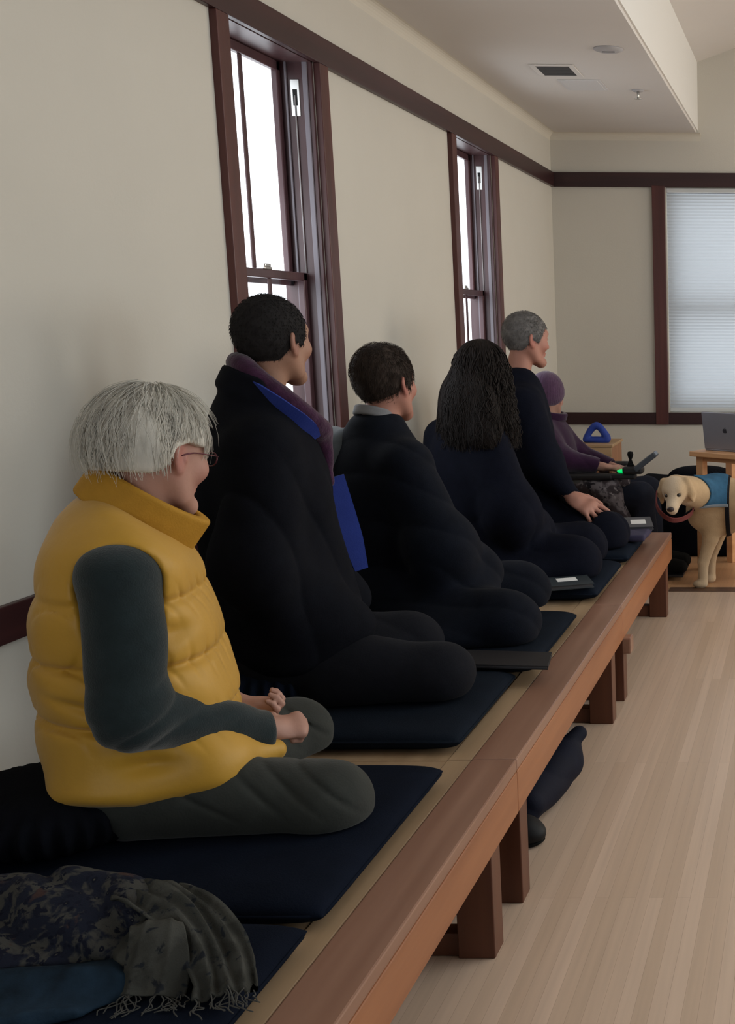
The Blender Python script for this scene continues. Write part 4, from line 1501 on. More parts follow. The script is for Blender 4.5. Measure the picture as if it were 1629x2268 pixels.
rb5 = skirted_robe(G, [(1.225, -0.055, 0.050, -0.075, 0.075), (1.17, -0.085, 0.085, -0.125, 0.125), (1.12, -0.10, 0.105, -0.18, 0.18), (1.05, -0.118, 0.125, -0.21, 0.21),
                       (0.95, -0.13, 0.145, -0.215, 0.215), (0.80, -0.13, 0.16, -0.22, 0.22), (0.65, -0.13, 0.175, -0.23, 0.23), (0.44, -0.14, 0.18, -0.24, 0.24)], 101,
                   sleeve_r=(0.080, 0.085, 0.045), skirt=(ell(L5(0.80, 5.20, 0.47), (0.17, 0.14, 0.07)),), k=0.04)
rb5 = sub(rb5, off(h5[0], 0.010), 0.006)
sdf_obj('robe', rb5, (-0.26, -0.55, 0.40), (0.62, 0.48, 1.28), 0.0065, ROBE_N, p5, 1)
GREY = mat('salt_and_pepper_hair', (0.17, 0.16, 0.155), rough=0.7, spec=0.25, noise=0.5, nscale=40, bump=0.8, bscale=220)
hair_cap(G, 0.008, CROP_LINE, res=0.004, m=GREY, root=p5, fuzz=(3000, 0.012, 0.0006, 3))
wb = np.array(L5(0.745, 5.217, 0.656))
sdf_obj('bracelet', U(cap(wb - np.array(V5(0.010, 0, -0.008)), wb + np.array(V5(0.010, 0, -0.008)), 0.034), k=0.01), wb - 0.06, wb + 0.06, 0.004, mat('black_strap', (0.012, 0.012, 0.014), rough=0.5), p5, 1)

# ------------------------------------------------------------------ wheelchair user behind the bench end
PURP = mat('purple_fleece_coat', (0.030, 0.009, 0.034), rough=0.95, spec=0.1, noise=0.25, nscale=25, bump=0.5, bscale=200, sheen=0.2)
PHAT = mat('mauve_knit_hat', (0.085, 0.043, 0.090), rough=0.95, spec=0.1, noise=0.25, nscale=40, bump=0.9, bscale=160, sheen=0.3)
JEAN = mat('dark_navy_slacks', (0.018, 0.021, 0.034), rough=0.9, spec=0.12, noise=0.3, nscale=18, bump=0.3, bscale=220)
BLACKP = mat('black_plastic', (0.010, 0.010, 0.012), rough=0.45, spec=0.4)
RUBBER = mat('black_rubber', (0.008, 0.008, 0.008), rough=0.9, spec=0.1)
GREYM = mat('grey_metal', (0.20, 0.21, 0.22), rough=0.35, metal=0.9)

o6, az6 = (0.36, 6.62), 0
p6 = sitter('person in a mauve knit hat and purple coat, seated in the wheelchair', o6, az6)
K = Pose(seat=0.42, neck=(-0.01, 0, 0.905), head=(0.0, 0, 1.012), haz=80, hpitch=4, hs=0.92,
         sh=[(0.0, -0.165, 0.825), (0.0, 0.165, 0.825)], el=[(0.13, -0.235, 0.69), (0.10, 0.235, 0.68)],
         wr=[(0.33, -0.215, 0.648), (0.33, 0.16, 0.60)],
         hip=[(0.03, -0.10, 0.47), (0.03, 0.10, 0.47)], kn=[(0.52, -0.12, 0.475), (0.52, 0.13, 0.475)], an=[(0.56, -0.10, 0.12), (0.56, 0.10, 0.12)])


def seated_body(P, root, skin, res):
    HR = P.head_R()
    H = xf(head_field(), P.head, HR, P.hs)
    hb = np.array(P.head) + HR @ np.array((-0.02, 0, -0.06)) * P.hs
    T = U(ell((0.0, 0, 0.70), (0.09, 0.14, 0.20)), ell((0.0, 0, 0.50), (0.10, 0.15, 0.10)), cap(P.sh[0], P.sh[1], 0.05), k=0.06)
    T = U(T, cap(np.array(P.neck) - (0.01, 0, 0.05), hb, 0.055, 0.048), k=0.03)
    for i in (0, 1):
        T = U(T, cap(P.sh[i], P.el[i], 0.044, 0.036), cap(P.el[i], P.wr[i], 0.036, 0.023), k=0.02)
        T = U(T, cap(P.hip[i], P.kn[i], 0.075, 0.050), cap(P.kn[i], P.an[i], 0.048, 0.032), k=0.03)
        T = U(T, cap(P.an[i], np.array(P.an[i]) + (0.16, 0, -0.04), 0.034, 0.026), k=0.02)
        T = U(T, hand_field(P.wr[i], (1, -0.05 if i == 0 else -0.3, -0.08), (0, 0, 1), side=1 if i == 0 else -1, s=0.88, curl=(30, 40, 30)), k=0.012)
    T = U(T, H, k=0.018)
    hl = np.asarray(P.head, f32)
    b = sdf_obj('body', T, (-0.2, -0.34, 0.03), (0.86, 0.34, 1.22), res, skin, root, 1, lambda V: face_tint(((V - hl) @ HR) / P.hs))
    for s in (-1, 1):
        c = np.array(P.head) + HR @ np.array((0.0845, s * 0.032, 0.003)) * P.hs
        sdf_obj('eye', ell(c, np.array((0.0115, 0.0125, 0.0085)) * P.hs, HR), c - 0.016, c + 0.016, 0.003, EYEW, root, 1, keep=False)


seated_body(K, p6, SKIN, 0.0055)
ct = U(loft([(0.925, -0.05, 0.045, -0.065, 0.065), (0.88, -0.085, 0.08, -0.12, 0.12), (0.83, -0.11, 0.11, -0.18, 0.18), (0.77, -0.12, 0.13, -0.20, 0.20), (0.65, -0.12, 0.15, -0.20, 0.20), (0.50, -0.12, 0.16, -0.20, 0.20), (0.44, -0.10, 0.12, -0.18, 0.18)], 2.3),
       cap(K.sh[0], K.el[0], 0.068, 0.058), cap(K.el[0], K.wr[0], 0.056, 0.040), cap(K.sh[1], K.el[1], 0.068, 0.058), cap(K.el[1], K.wr[1], 0.056, 0.040), k=0.04)
ct = sub(disp(ct, drape(121, 0.005, 0.002, (40, 20, 40))), U(cap(K.wr[0], np.array(K.wr[0]) + (0.1, 0, 0), 0.045), cap(K.wr[1], np.array(K.wr[1]) + (0.1, 0, 0), 0.045), k=0.01), 0.008)
sdf_obj('coat', ct, (-0.22, -0.36, 0.40), (0.42, 0.36, 1.05), 0.0065, PURP, p6, 1)
sdf_obj('coat_collar', ring_band((0.0, 0, 0.912), rotm(0, 12, 0), 0.085, 0.085, 0.022, 0.008), (-0.14, -0.14, 0.88), (0.14, 0.14, 1.04), 0.005, PURP, p6, 1)
tr = U(cap(K.hip[0], K.kn[0], 0.095, 0.075), cap(K.kn[0], K.an[0], 0.072, 0.058), cap(K.hip[1], K.kn[1], 0.095, 0.075), cap(K.kn[1], K.an[1], 0.072, 0.058), ell((0, 0, 0.48), (0.13, 0.19, 0.09)), k=0.03)
sdf_obj('trousers', disp(tr, drape(131, 0.004, 0.001)), (-0.16, -0.28, 0.03), (0.76, 0.30, 0.62), 0.0065, JEAN, p6, 1)
for i in (0, 1):
    a = np.array(K.an[i])
    sh_ = U(cap(a + (0.0, 0, -0.02), a + (0.17, 0, -0.05), 0.046, 0.040), cap(a, a + (0, 0, 0.05), 0.045), k=0.03)
    sdf_obj('shoe', inter(sh_, plane((0, 0, 0.036), (0, 0, -1)), 0.006), a - (0.1, 0.1, 0.12), a + (0.28, 0.1, 0.12), 0.006, RUBBER, p6, 1)
hatf = off(U(ell((-0.012, 0, 0.030), (0.100, 0.082, 0.098)), ell((-0.03, 0, 0.045), (0.090, 0.080, 0.098)), k=0.03), 0.013)
hats = waves(141, 30)
hair_cap(K, 0.0, [(-0.15, -0.055), (-0.05, -0.050), (0.0, -0.020), (0.05, 0.025), (0.09, 0.045), (0.15, 0.055)], field=hatf, bump=lambda Q: 0.003 * hats(Q) + 0.0015 * np.sin(np.arctan2(Q[:, 1], Q[:, 0]) * 46), res=0.0045, name='knit_hat', m=PHAT, root=p6)
hair_cap(K, 0.004, [(-0.15, -0.085), (-0.045, -0.08), (-0.028, -0.055), (-0.012, -0.025), (0.022, -0.03), (0.034, 0.0), (0.052, 0.036), (0.12, 0.060)], res=0.0045, m=DHAIR, root=p6)

wc = thing('wheelchair', 'black powered wheelchair with a lit green control lamp, at the far bench end', 'wheelchair', (0.36, 6.62, 0))
W_ = lambda n, m, *a, **k: bx(n, m, wc, *a, **k)
W_('base', BLACKP, -0.30, 0.36, -0.21, 0.21, 0.09, 0.29, bev=0.03)
W_('seat', mat('black_vinyl', (0.012, 0.012, 0.014), rough=0.5), -0.20, 0.36, -0.24, 0.24, 0.33, 0.40, bev=0.025)
W_('seat_post', GREYM, -0.05, 0.05, -0.06, 0.06, 0.28, 0.34)
bk = nb()
box(bk, -0.24, -0.165, -0.23, 0.23, 0.40, 0.94, 0.03)
obj('backrest', bk, MATS['black_vinyl'], wc)
for s in (-1, 1):
    arm = thing('armrest', None, None)
    arm.parent = wc
    bx('arm_pad', BLACKP, arm, -0.12, 0.40, s * 0.275 - 0.032, s * 0.275 + 0.032, 0.585, 0.622, 0.014)
    bx('arm_post', GREYM, arm, -0.15, -0.115, s * 0.275 - 0.015, s * 0.275 + 0.015, 0.33, 0.60, 0.004)
    bx('arm_rail', GREYM, arm, -0.15, 0.36, s * 0.275 - 0.012, s * 0.275 + 0.012, 0.565, 0.588, 0.004)
# joystick pod with its screen and lamp
bx('control_arm', BLACKP, wc, 0.36, 0.52, -0.305, -0.245, 0.590, 0.622, 0.010)
pod = thing('joystick_pod', None, None)
pod.parent = wc
pb = nb()
box(pb, -0.055, 0.055, -0.045, 0.045, -0.02, 0.02, 0.012)
o_ = obj('housing', pb, BLACKP, pod)
o_.location = (0.505, -0.275, 0.640)
sb = nb()
box(sb, -0.075, 0.070, -0.050, 0.050, -0.016, 0.014, 0.008)
o_ = obj('screen_case', sb, mat('grey_pod_plastic', (0.045, 0.055, 0.070), rough=0.35, spec=0.5), pod)
o_.location = (0.575, -0.275, 0.688)
o_.rotation_euler = (0, math.radians(-38), 0)
sb = nb()
box(sb, -0.045, 0.045, -0.030, 0.030, 0.0141, 0.0155)
o_ = obj('screen', sb, mat('grey_display', (0.16, 0.19, 0.22), rough=0.2, spec=0.6), pod)
o_.location = (0.575, -0.275, 0.688)
o_.rotation_euler = (0, math.radians(-38), 0)
o_ = obj('joystick', lathe([(0, 0.085), (0.013, 0.082), (0.017, 0.068), (0.012, 0.052), (0.007, 0.040), (0.016, 0.018), (0.022, 0.0), (0, 0)], 16), RUBBER, pod, True)
o_.location = (0.490, -0.275, 0.655)
o_ = sdf_obj('control_lamp', ell((0.448, -0.285, 0.634), (0.030, 0.026, 0.011)), (0.40, -0.33, 0.61), (0.50, -0.24, 0.66), 0.004, mat('green_lamp', (0.0, 0.45, 0.10), rough=0.3, emit=(0.0, 0.75, 0.17), estr=0.9), pod, 1)


def wheel(name, parent, x, y, r, w):
    o = thing(name, None, None, (x, y, r))
    o.parent = parent
    t = obj('tyre', lathe([(r * 0.62, -w / 2), (r * 0.9, -w / 2), (r, -w / 4), (r, w / 4), (r * 0.9, w / 2), (r * 0.62, w / 2), (r * 0.62, -w / 2)], 32), RUBBER, o, True)
    h = obj('hub', lathe([(0, -w * 0.45), (r * 0.2, -w * 0.45), (r * 0.62, -w * 0.3), (r * 0.62, w * 0.3), (r * 0.2, w * 0.45), (0, w * 0.45)], 32), GREYM, o, True)
    for q in (t, h):
        q.rotation_euler = (PI / 2, 0, 0)
    return o


for s in (-1, 1):
    wheel('drive_wheel', wc, 0.0, s * 0.255, 0.165, 0.06)
    wheel('caster_wheel', wc, 0.33, s * 0.20, 0.085, 0.045)
    wheel('caster_wheel', wc, -0.36, s * 0.20, 0.085, 0.045)
W_('footplate', BLACKP, 0.50, 0.75, -0.16, 0.16, 0.020, 0.034, bev=0.005)
W_('footrest_stem', GREYM, 0.36, 0.53, -0.03, 0.03, 0.10, 0.14, bev=0.006)
W_('footrest_post', BLACKP, 0.50, 0.545, -0.04, 0.04, 0.02, 0.37, bev=0.01)

# patterned blanket on the lap


def pattern_cloth(name, base, motifs, scale, rough=0.9):
    m = bpy.data.materials.new(name)
    m.use_nodes = True
    nt = m.node_tree
    b = nt.nodes['Principled BSDF']
    b.inputs['Roughness'].default_value = rough
    b.inputs['Specular IOR Level'].default_value = 0.1
    tc = nt.nodes.new('ShaderNodeTexCoord')
    nz = nt.nodes.new('ShaderNodeTexNoise')
    nz.inputs['Scale'].default_value = scale * 0.6
    nt.links.new(tc.outputs['Object'], nz.inputs['Vector'])
    ad = nt.nodes.new('ShaderNodeMix')
    ad.data_type = 'RGBA'
    ad.inputs[0].default_value = 0.045
    nt.links.new(tc.outputs['Object'], ad.inputs[6])
    nt.links.new(nz.outputs['Color'], ad.inputs[7])
    prev = None
    for i, (c, sc, lo, hi, kind) in enumerate(motifs):
        if kind == 'v':
            t = nt.nodes.new('ShaderNodeTexVoronoi')
            t.inputs['Scale'].default_value = scale * sc
            o = t.outputs['Distance']
        elif kind == 'e':
            t = nt.nodes.new('ShaderNodeTexVoronoi')
            t.feature = 'DISTANCE_TO_EDGE'
            t.inputs['Scale'].default_value = scale * sc
            o = t.outputs['Distance']
        else:
            t = nt.nodes.new('ShaderNodeTexNoise')
            t.inputs['Scale'].default_value = scale * sc
            t.inputs['Detail'].default_value = 5
            o = t.outputs['Fac']
        nt.links.new(ad.outputs[2], t.inputs['Vector'])
        r = nt.nodes.new('ShaderNodeMapRange')
        r.inputs[1].default_value, r.inputs[2].default_value = lo, hi
        nt.links.new(o, r.inputs[0])
        mx = nt.nodes.new('ShaderNodeMix')
        mx.data_type = 'RGBA'
        nt.links.new(r.outputs[0], mx.inputs[0])
        if prev is None:
            mx.inputs[6].default_value = (*base, 1)
        else:
            nt.links.new(prev, mx.inputs[6])
        mx.inputs[7].default_value = (*c, 1)
        prev = mx.outputs[2]
    nt.links.new(prev, b.inputs['Base Color'])
    n2 = nt.nodes.new('ShaderNodeTexNoise')
    n2.inputs['Scale'].default_value = 400
    nt.links.new(tc.outputs['Object'], n2.inputs['Vector'])
    bp = nt.nodes.new('ShaderNodeBump')
    bp.inputs['Strength'].default_value = 0.4
    bp.inputs['Distance'].default_value = 0.002
    nt.links.new(n2.outputs['Fac'], bp.inputs['Height'])
    nt.links.new(bp.outputs[0], b.inputs['Normal'])
    return m


BLK = pattern_cloth('grey_brown_pattern_blanket', (0.040, 0.032, 0.036), [((0.13, 0.115, 0.125), 1.0, 0.50, 0.58, 'n'), ((0.014, 0.013, 0.017), 1.8, 0.55, 0.61, 'n'), ((0.17, 0.155, 0.16), 2.6, 0.60, 0.66, 'n')], 14)
bl = thing('lap_blanket', 'grey and brown patterned blanket lying over the lap of the person with the mauve hat', 'blanket', (0.72, 6.42, 0.44))
bf = U(cap((-0.16, -0.02, 0.125), (0.02, -0.07, 0.080), 0.060, 0.062), cap((0.0, -0.08, 0.07), (0.09, -0.10, -0.07), 0.055, 0.045), ell((-0.05, 0.06, 0.115), (0.15, 0.10, 0.045)), k=0.05)
sdf_obj('cloth', disp(bf, drape(151, 0.009, 0.003, (40, 30, 30))), (-0.26, -0.2, -0.16), (0.2, 0.2, 0.26), 0.006, BLK, bl, 1)

# ------------------------------------------------------------------ yellow dog in a blue vest
DOGM = mat('cream_dog_coat', (0.52, 0.36, 0.205), rough=0.8, spec=0.15, noise=0.14, nscale=20, bump=0.6, bscale=150, stretch=(1, 1, 1), attr=(0.62, 0.50, 0.37), sheen=0.15)
dg = thing('dog', 'yellow labrador wearing a blue vest, standing by the small table', 'dog', (1.30, 6.36, 0))


def dl(x, y, z):
    return np.array((x - 1.30, y - 6.36 - 0.42 * max(x - 1.32, 0.0), z))


DR = rotm(0, 0, -97) @ rotm(0, 27, 0) @ rotm(5, 0, 0)
dh = dl(1.128, 6.03, 0.578)
dhead = U(ell((-0.005, 0, 0.008), (0.072, 0.066, 0.062)), ell((0.030, 0, -0.010), (0.055, 0.052, 0.046)), k=0.03)
dhead = U(dhead, cap((0.045, 0, -0.018), (0.122, 0, -0.030), 0.036, 0.029), cap((0.05, 0, -0.040), (0.112, 0, -0.052), 0.024, 0.018), k=0.02)
dhead = U(dhead, ell((0.040, 0.030, 0.026), (0.020, 0.016, 0.012)), ell((0.040, -0.030, 0.026), (0.020, 0.016, 0.012)), k=0.015)
for s in (-1, 1):
    dhead = sub(dhead, ell((0.066, s * 0.030, 0.008), (0.012, 0.011, 0.010)), 0.008)
    dhead = U(dhead, cap((-0.020, s * 0.058, 0.036), (0.004, s * 0.079, -0.020), 0.020, 0.024), ell((0.008, s * 0.079, -0.042), (0.026, 0.011, 0.036), rotm(s * 8, 0, 0)), k=0.014)
Hd = xf(dhead, dh, DR, 1.02)
T = U(ell(dl(1.33, 6.36, 0.435), (0.15, 0.108, 0.155)), cap(dl(1.36, 6.36, 0.455), dl(1.78, 6.38, 0.475), 0.128, 0.108), ell(dl(1.88, 6.38, 0.455), (0.135, 0.105, 0.130)), k=0.06)
T = U(T, cap(dl(1.29, 6.33, 0.50), dl(1.165, 6.10, 0.565), 0.100, 0.074), k=0.06)
T = U(T, ell(dl(1.225, 6.33, 0.415), (0.075, 0.095, 0.095)), k=0.06)
for (x, y) in ((1.245, 6.295), (1.275, 6.435)):      # fore legs: shoulder, elbow, wrist, paw
    T = U(T, chain([dl(x + 0.045, y, 0.40), dl(x + 0.035, y, 0.27), dl(x - 0.005, y, 0.14), dl(x - 0.008, y, 0.045)], [0.066, 0.042, 0.030, 0.026], k=0.01), k=0.035)
    T = U(T, ell(dl(x - 0.022, y - 0.006, 0.022), (0.042, 0.031, 0.024)), k=0.015)
for (x, y) in ((1.90, 6.31), (1.93, 6.45)):          # hind legs: hip, knee forward, hock back, paw
    T = U(T, chain([dl(x, y, 0.44), dl(x - 0.06, y, 0.29), dl(x + 0.085, y, 0.155), dl(x + 0.06, y, 0.04)], [0.095, 0.062, 0.032, 0.027], k=0.012), k=0.035)
    T = U(T, ell(dl(x + 0.04, y, 0.022), (0.045, 0.031, 0.024)), k=0.015)
T = U(T, chain([dl(2.0, 6.38, 0.50), dl(2.12, 6.38, 0.46), dl(2.24, 6.38, 0.36)], [0.036, 0.030, 0.014], k=0.01), k=0.03)
T = U(T, Hd, k=0.03)
wd = waves(161, 30)
T = disp(T, lambda Q: 0.0022 * wd(Q))
dhl = dh.astype(f32)


def dog_tint(V):
    q = ((V - dhl) @ DR) / 1.02
    face = np.exp(-((q[:, 1] / 0.045) ** 2)) * (q[:, 0] > -0.02) * (np.abs(q).max(1) < 0.2)
    legs = np.clip((0.30 - V[:, 2]) / 0.2, 0, 1)
    return np.clip(0.9 * face + 0.35 * legs, 0, 1)


dinter = inter(T, plane((0, 0, 0.0), (0, 0, -1)), 0.004)
sdf_obj('body', dinter, (-0.30, -0.62, -0.02), (1.02, 0.26, 0.72), 0.0055, DOGM, dg, 1, dog_tint)
DARKN = mat('dark_brown_nose', (0.030, 0.018, 0.018), rough=0.35, spec=0.5)


def dpt(*q):
    return dh + DR @ (np.array(q) * 1.02)


c = dpt(0.146, 0, -0.020)
sdf_obj('nose', ell(c, (0.013, 0.019, 0.014), DR), c - 0.03, c + 0.03, 0.003, DARKN, dg, 1)
for s in (-1, 1):
    c = dpt(0.066, s * 0.031, 0.009)
    sdf_obj('eye', ell(c, (0.0095, 0.0105, 0.0090), DR), c - 0.02, c + 0.02, 0.0025, mat('dark_dog_eye', (0.012, 0.008, 0.006), rough=0.12, spec=0.7), dg, 1)
DENIM = mat('blue_working_vest', (0.045, 0.135, 0.240), rough=0.85, spec=0.15, noise=0.3, nscale=22, bump=0.4, bscale=200, attr=(0.18, 0.26, 0.33))
trunk = off(T, 0.010)


def vest_region(Q):
    a = np.abs(Q[:, 0] + 0.005) - 0.088
    side = 0.470 - Q[:, 2] + 0.10 * np.abs(Q[:, 0]) * 0
    return np.maximum(a, side)


vst = inter(sub(trunk, off(T, 0.001), 0.001), vest_region, 0.006)
sdf_obj('vest', vst, (-0.15, -0.21, 0.42), (0.15, 0.22, 0.68), 0.0045, DENIM, dg, 1)


def trim_region(Q):
    return np.maximum(np.abs(Q[:, 0] + 0.005) - 0.090, np.abs(Q[:, 2] - 0.468) - 0.010)


for q in (-1, 1):
    sdf_obj('vest_trim', inter(inter(sub(off(T, 0.014), off(T, 0.002), 0.001), trim_region, 0.004), lambda Q, q=q: -q * (Q[:, 1] - 0.0), 0.001), (-0.15, -0.21, 0.42), (0.15, 0.22, 0.56), 0.0045, mat('grey_binding', (0.22, 0.25, 0.28), rough=0.8), dg, 1)
STRAP = mat('black_webbing', (0.010, 0.010, 0.013), rough=0.8, spec=0.15)
sdf_obj('girth_strap', inter(sub(off(T, 0.009), off(T, 0.001), 0.001), lambda Q: np.maximum(np.abs(Q[:, 0] - 0.078) - 0.013, 0.26 - Q[:, 2]), 0.004), (0.0, -0.24, 0.24), (0.16, 0.22, 0.66), 0.0045, STRAP, dg, 1)


def chest_strap(Q):
    n = np.array((-0.62, 0.0, 0.78), f32)
    n = n / np.linalg.norm(n)
    p = dl(1.20, 6.25, 0.445).astype(f32)
    return np.maximum(np.maximum(np.abs((Q - p) @ n) - 0.009, Q[:, 0] + 0.075), np.maximum(-0.20 - Q[:, 0], -0.16 - Q[:, 1]))


sdf_obj('chest_strap', inter(sub(off(T, 0.008), off(T, 0.001), 0.001), chest_strap, 0.003), (-0.25, -0.40, 0.25), (0.02, 0.22, 0.66), 0.0045, STRAP, dg, 1)
ls = smooth_path([(1.03, 6.03, 0.565), (1.035, 5.985, 0.50), (1.07, 5.955, 0.455), (1.12, 5.95, 0.430), (1.17, 6.00, 0.43), (1.20, 6.12, 0.44), (1.205, 6.20, 0.47)], 30)
lsh = thing('dog_leash', 'red leash looping under the muzzle of the yellow dog', 'leash', (1.12, 6.0, 0.43))
ribbon('webbing', ls - np.array((1.12, 6.0, 0.43)), np.tile((0.2, -0.6, 1.0), (30, 1)), [0.028], 0.006, mat('dull_red_webbing', (0.16, 0.040, 0.038), rough=0.85), lsh)

# ------------------------------------------------------------------ small table, laptop and things by the end wall
PINE = wood('honey_pine', (0.52, 0.265, 0.115), (0.66, 0.36, 0.175), axis=0, rough=0.45)
TR = math.radians(-33)
tb = thing('side_table', 'small honey coloured wooden table behind the dog', 'table', (1.145, 6.76, 0), TR)
bx('table_top', PINE, tb, -0.012, 0.47, -0.02, 0.37, 0.668, 0.698, 0.004)
bx('apron', PINE, tb, 0.02, 0.43, 0.02, 0.035, 0.640, 0.668, 0.002)
bx('apron', PINE, tb, 0.02, 0.43, 0.315, 0.33, 0.640, 0.668, 0.002)
bx('apron', PINE, tb, 0.02, 0.035, 0.03, 0.32, 0.640, 0.668, 0.002)
for (x, y) in ((0.012, 0.012), (0.012, 0.29), (0.40, 0.012), (0.40, 0.29)):
    bx('leg', PINE, tb, x, x + 0.046, y, y + 0.046, 0, 0.669, 0.003)
lp = thing('laptop', 'open grey laptop seen from behind on the small wooden table', 'laptop', (1.145, 6.76, 0.699), TR)
ALU = mat('grey_aluminium', (0.25, 0.25, 0.285), rough=0.45, metal=0.4, spec=0.4)
bx('base', ALU, lp, 0.03, 0.345, 0.075, 0.30, 0.0, 0.010, 0.003)
bx('keyboard', mat('black_keys', (0.012, 0.012, 0.014), rough=0.5), lp, 0.05, 0.325, 0.11, 0.21, 0.0101, 0.0112)
ld = nb()
box(ld, -0.1575, 0.1575, -0.004, 0.004, 0.0, 0.215, 0.0035)
lid = obj('lid', ld, ALU, lp)
lid.location = (0.1875, 0.075, 0.010)
lid.rotation_euler = (math.radians(8), 0, 0)
lg_ = nb()
box(lg_, -0.145, 0.145, 0.0041, 0.0048, 0.012, 0.200)
obj('screen', lg_, mat('dark_screen', (0.01, 0.01, 0.012), rough=0.15, spec=0.6), lid)
# round fruit-shaped mark on the lid
mk = inter(Umin(ell((-0.0055, -0.0045, 0.110), (0.0095, 0.004, 0.0125)), ell((0.0055, -0.0045, 0.110), (0.0095, 0.004, 0.0125)), ell((0.003, -0.0045, 0.1275), (0.0022, 0.004, 0.0055), rotm(0, 30, 0))),
           lambda Q: -ell((0.0165, -0.0045, 0.113), (0.006, 0.01, 0.006))(Q), 0.0005)
mk = inter(mk, lambda Q: np.abs(Q[:, 1] + 0.0044) - 0.0006, 0.0002)
sdf_obj('lid_mark', mk, (-0.022, -0.007, 0.092), (0.022, -0.002, 0.138), 0.0007, mat('dark_mark', (0.035, 0.035, 0.045), rough=0.3, spec=0.5), lid, 0)

cb = thing('wooden_cabinet', 'small light wooden cabinet against the end wall under the blue ring', 'cabinet', (0.43, 7.80, 0))
PLY = wood('pale_plywood', (0.33, 0.20, 0.10), (0.44, 0.285, 0.155), axis=0, rough=0.5)
DPLY = wood('reddish_cabinet_wood', (0.23, 0.095, 0.04), (0.33, 0.15, 0.07), axis=2, rough=0.5)
bx('side_panel', DPLY, cb, -0.105, -0.085, -0.20, 0.20, 0, 0.63, 0.003)
bx('side_panel', DPLY, cb, 0.085, 0.105, -0.20, 0.20, 0, 0.63, 0.003)
bx('top', PLY, cb, -0.112, 0.112, -0.21, 0.21, 0.63, 0.648, 0.003)
bx('back_panel', DPLY, cb, -0.09, 0.09, 0.185, 0.20, 0, 0.63)
bx('drawer_front', PLY, cb, -0.108, 0.108, -0.206, -0.19, 0.53, 0.63, 0.004)
bx('door', DPLY, cb, -0.084, 0.02, -0.200, -0.185, 0.02, 0.525, 0.003)
bx('shelf', DPLY, cb, -0.086, 0.086, -0.19, 0.19, 0.26, 0.275)
br_ = thing('padded_ring', 'royal blue padded loop standing on the light wooden cabinet', 'padded loop', (0.412, 7.74, 0.648))
tri = smooth_path([(-0.068, 0, 0.020), (0.0, 0, 0.018), (0.068, 0, 0.020), (0.055, 0, 0.060), (0.008, 0, 0.112), (-0.036, 0, 0.080), (-0.068, 0, 0.020)], 36)
sdf_obj('cover', disp(chain(list(tri), [0.0185] * 36, k=0.012), drape(171, 0.003, 0.001)), (-0.12, -0.05, -0.02), (0.12, 0.05, 0.16), 0.0045, mat('royal_blue_nylon', (0.020, 0.050, 0.30), rough=0.6, spec=0.3, noise=0.2, nscale=30), br_, 1)

pc = thing('cushion_pile', 'low heap of folded black blankets on the floor by the end wall', 'blankets', (1.0, 7.42, 0))
pf = U(rbox((0.10, 0.0, 0.12), (0.42, 0.28, 0.12), 0.05), rbox((0.05, -0.02, 0.29), (0.36, 0.25, 0.085), 0.05), rbox((-0.06, -0.04, 0.415), (0.20, 0.22, 0.05), 0.045), k=0.02)
sdf_obj('blankets', disp(pf, drape(181, 0.006, 0.002, (10, 10, 40))), (-0.5, -0.4, -0.03), (0.65, 0.4, 0.56), 0.009, BLACKC, pc, 1)
zafu(1.13, 7.36, 0.20, 0.135, 'round black cushion resting on the black blanket heap by the table', BLACKC, 13, z=0.402)
dc = thing('wooden_chest', 'dark red wooden chest under the window with the pale shade', 'chest', (1.94, 7.75, 0))
CHW = wood('dark_red_chest_wood', (0.055, 0.018, 0.012), (0.10, 0.035, 0.022), axis=0, rough=0.4)
bx('case', CHW, dc, -0.34, 0.42, -0.26, 0.26, 0.03, 0.46, 0.006)
bx('lid', CHW, dc, -0.36, 0.44, -0.28, 0.28, 0.46, 0.49, 0.005)
bx('plinth', CHW, dc, -0.33, 0.41, -0.25, 0.25, 0, 0.03)
bx('door', CHW, dc, -0.30, 0.03, -0.268, -0.258, 0.06, 0.43, 0.004)
bx('door', CHW, dc, 0.05, 0.38, -0.268, -0.258, 0.06, 0.43, 0.004)

# ------------------------------------------------------------------ books, shawl, things under the bench
WHITEP = mat('white_paper_label', (0.75, 0.75, 0.74), rough=0.7)


def book(label, loc, rot, sx, sy, h, m, lab=None, pages=True):
    t = thing('book', label, 'book', loc, 0, 'books lying on the bench mats')
    t.rotation_euler = tuple(math.radians(a) for a in rot)
    c_ = nb()
    box(c_, -sx / 2, sx / 2, -sy / 2, sy / 2, 0, 0.003, 0.001)
    box(c_, -sx / 2, sx / 2, -sy / 2, sy / 2, h - 0.003, h, 0.001)
    box(c_, -sx / 2, -sx / 2 + 0.004, -sy / 2, sy / 2, 0, h, 0.001)
    obj('cover', c_, m, t)
    if pages:
        bx('pages', mat('grey_page_edges', (0.06, 0.06, 0.065), rough=0.8), t, -sx / 2 + 0.004, sx / 2 - 0.005, -sy / 2 + 0.004, sy / 2 - 0.004, 0.003, h - 0.003)
    if lab:
        bx('label', WHITEP, t, *lab, h - 0.0005, h + 0.0006)
    return t


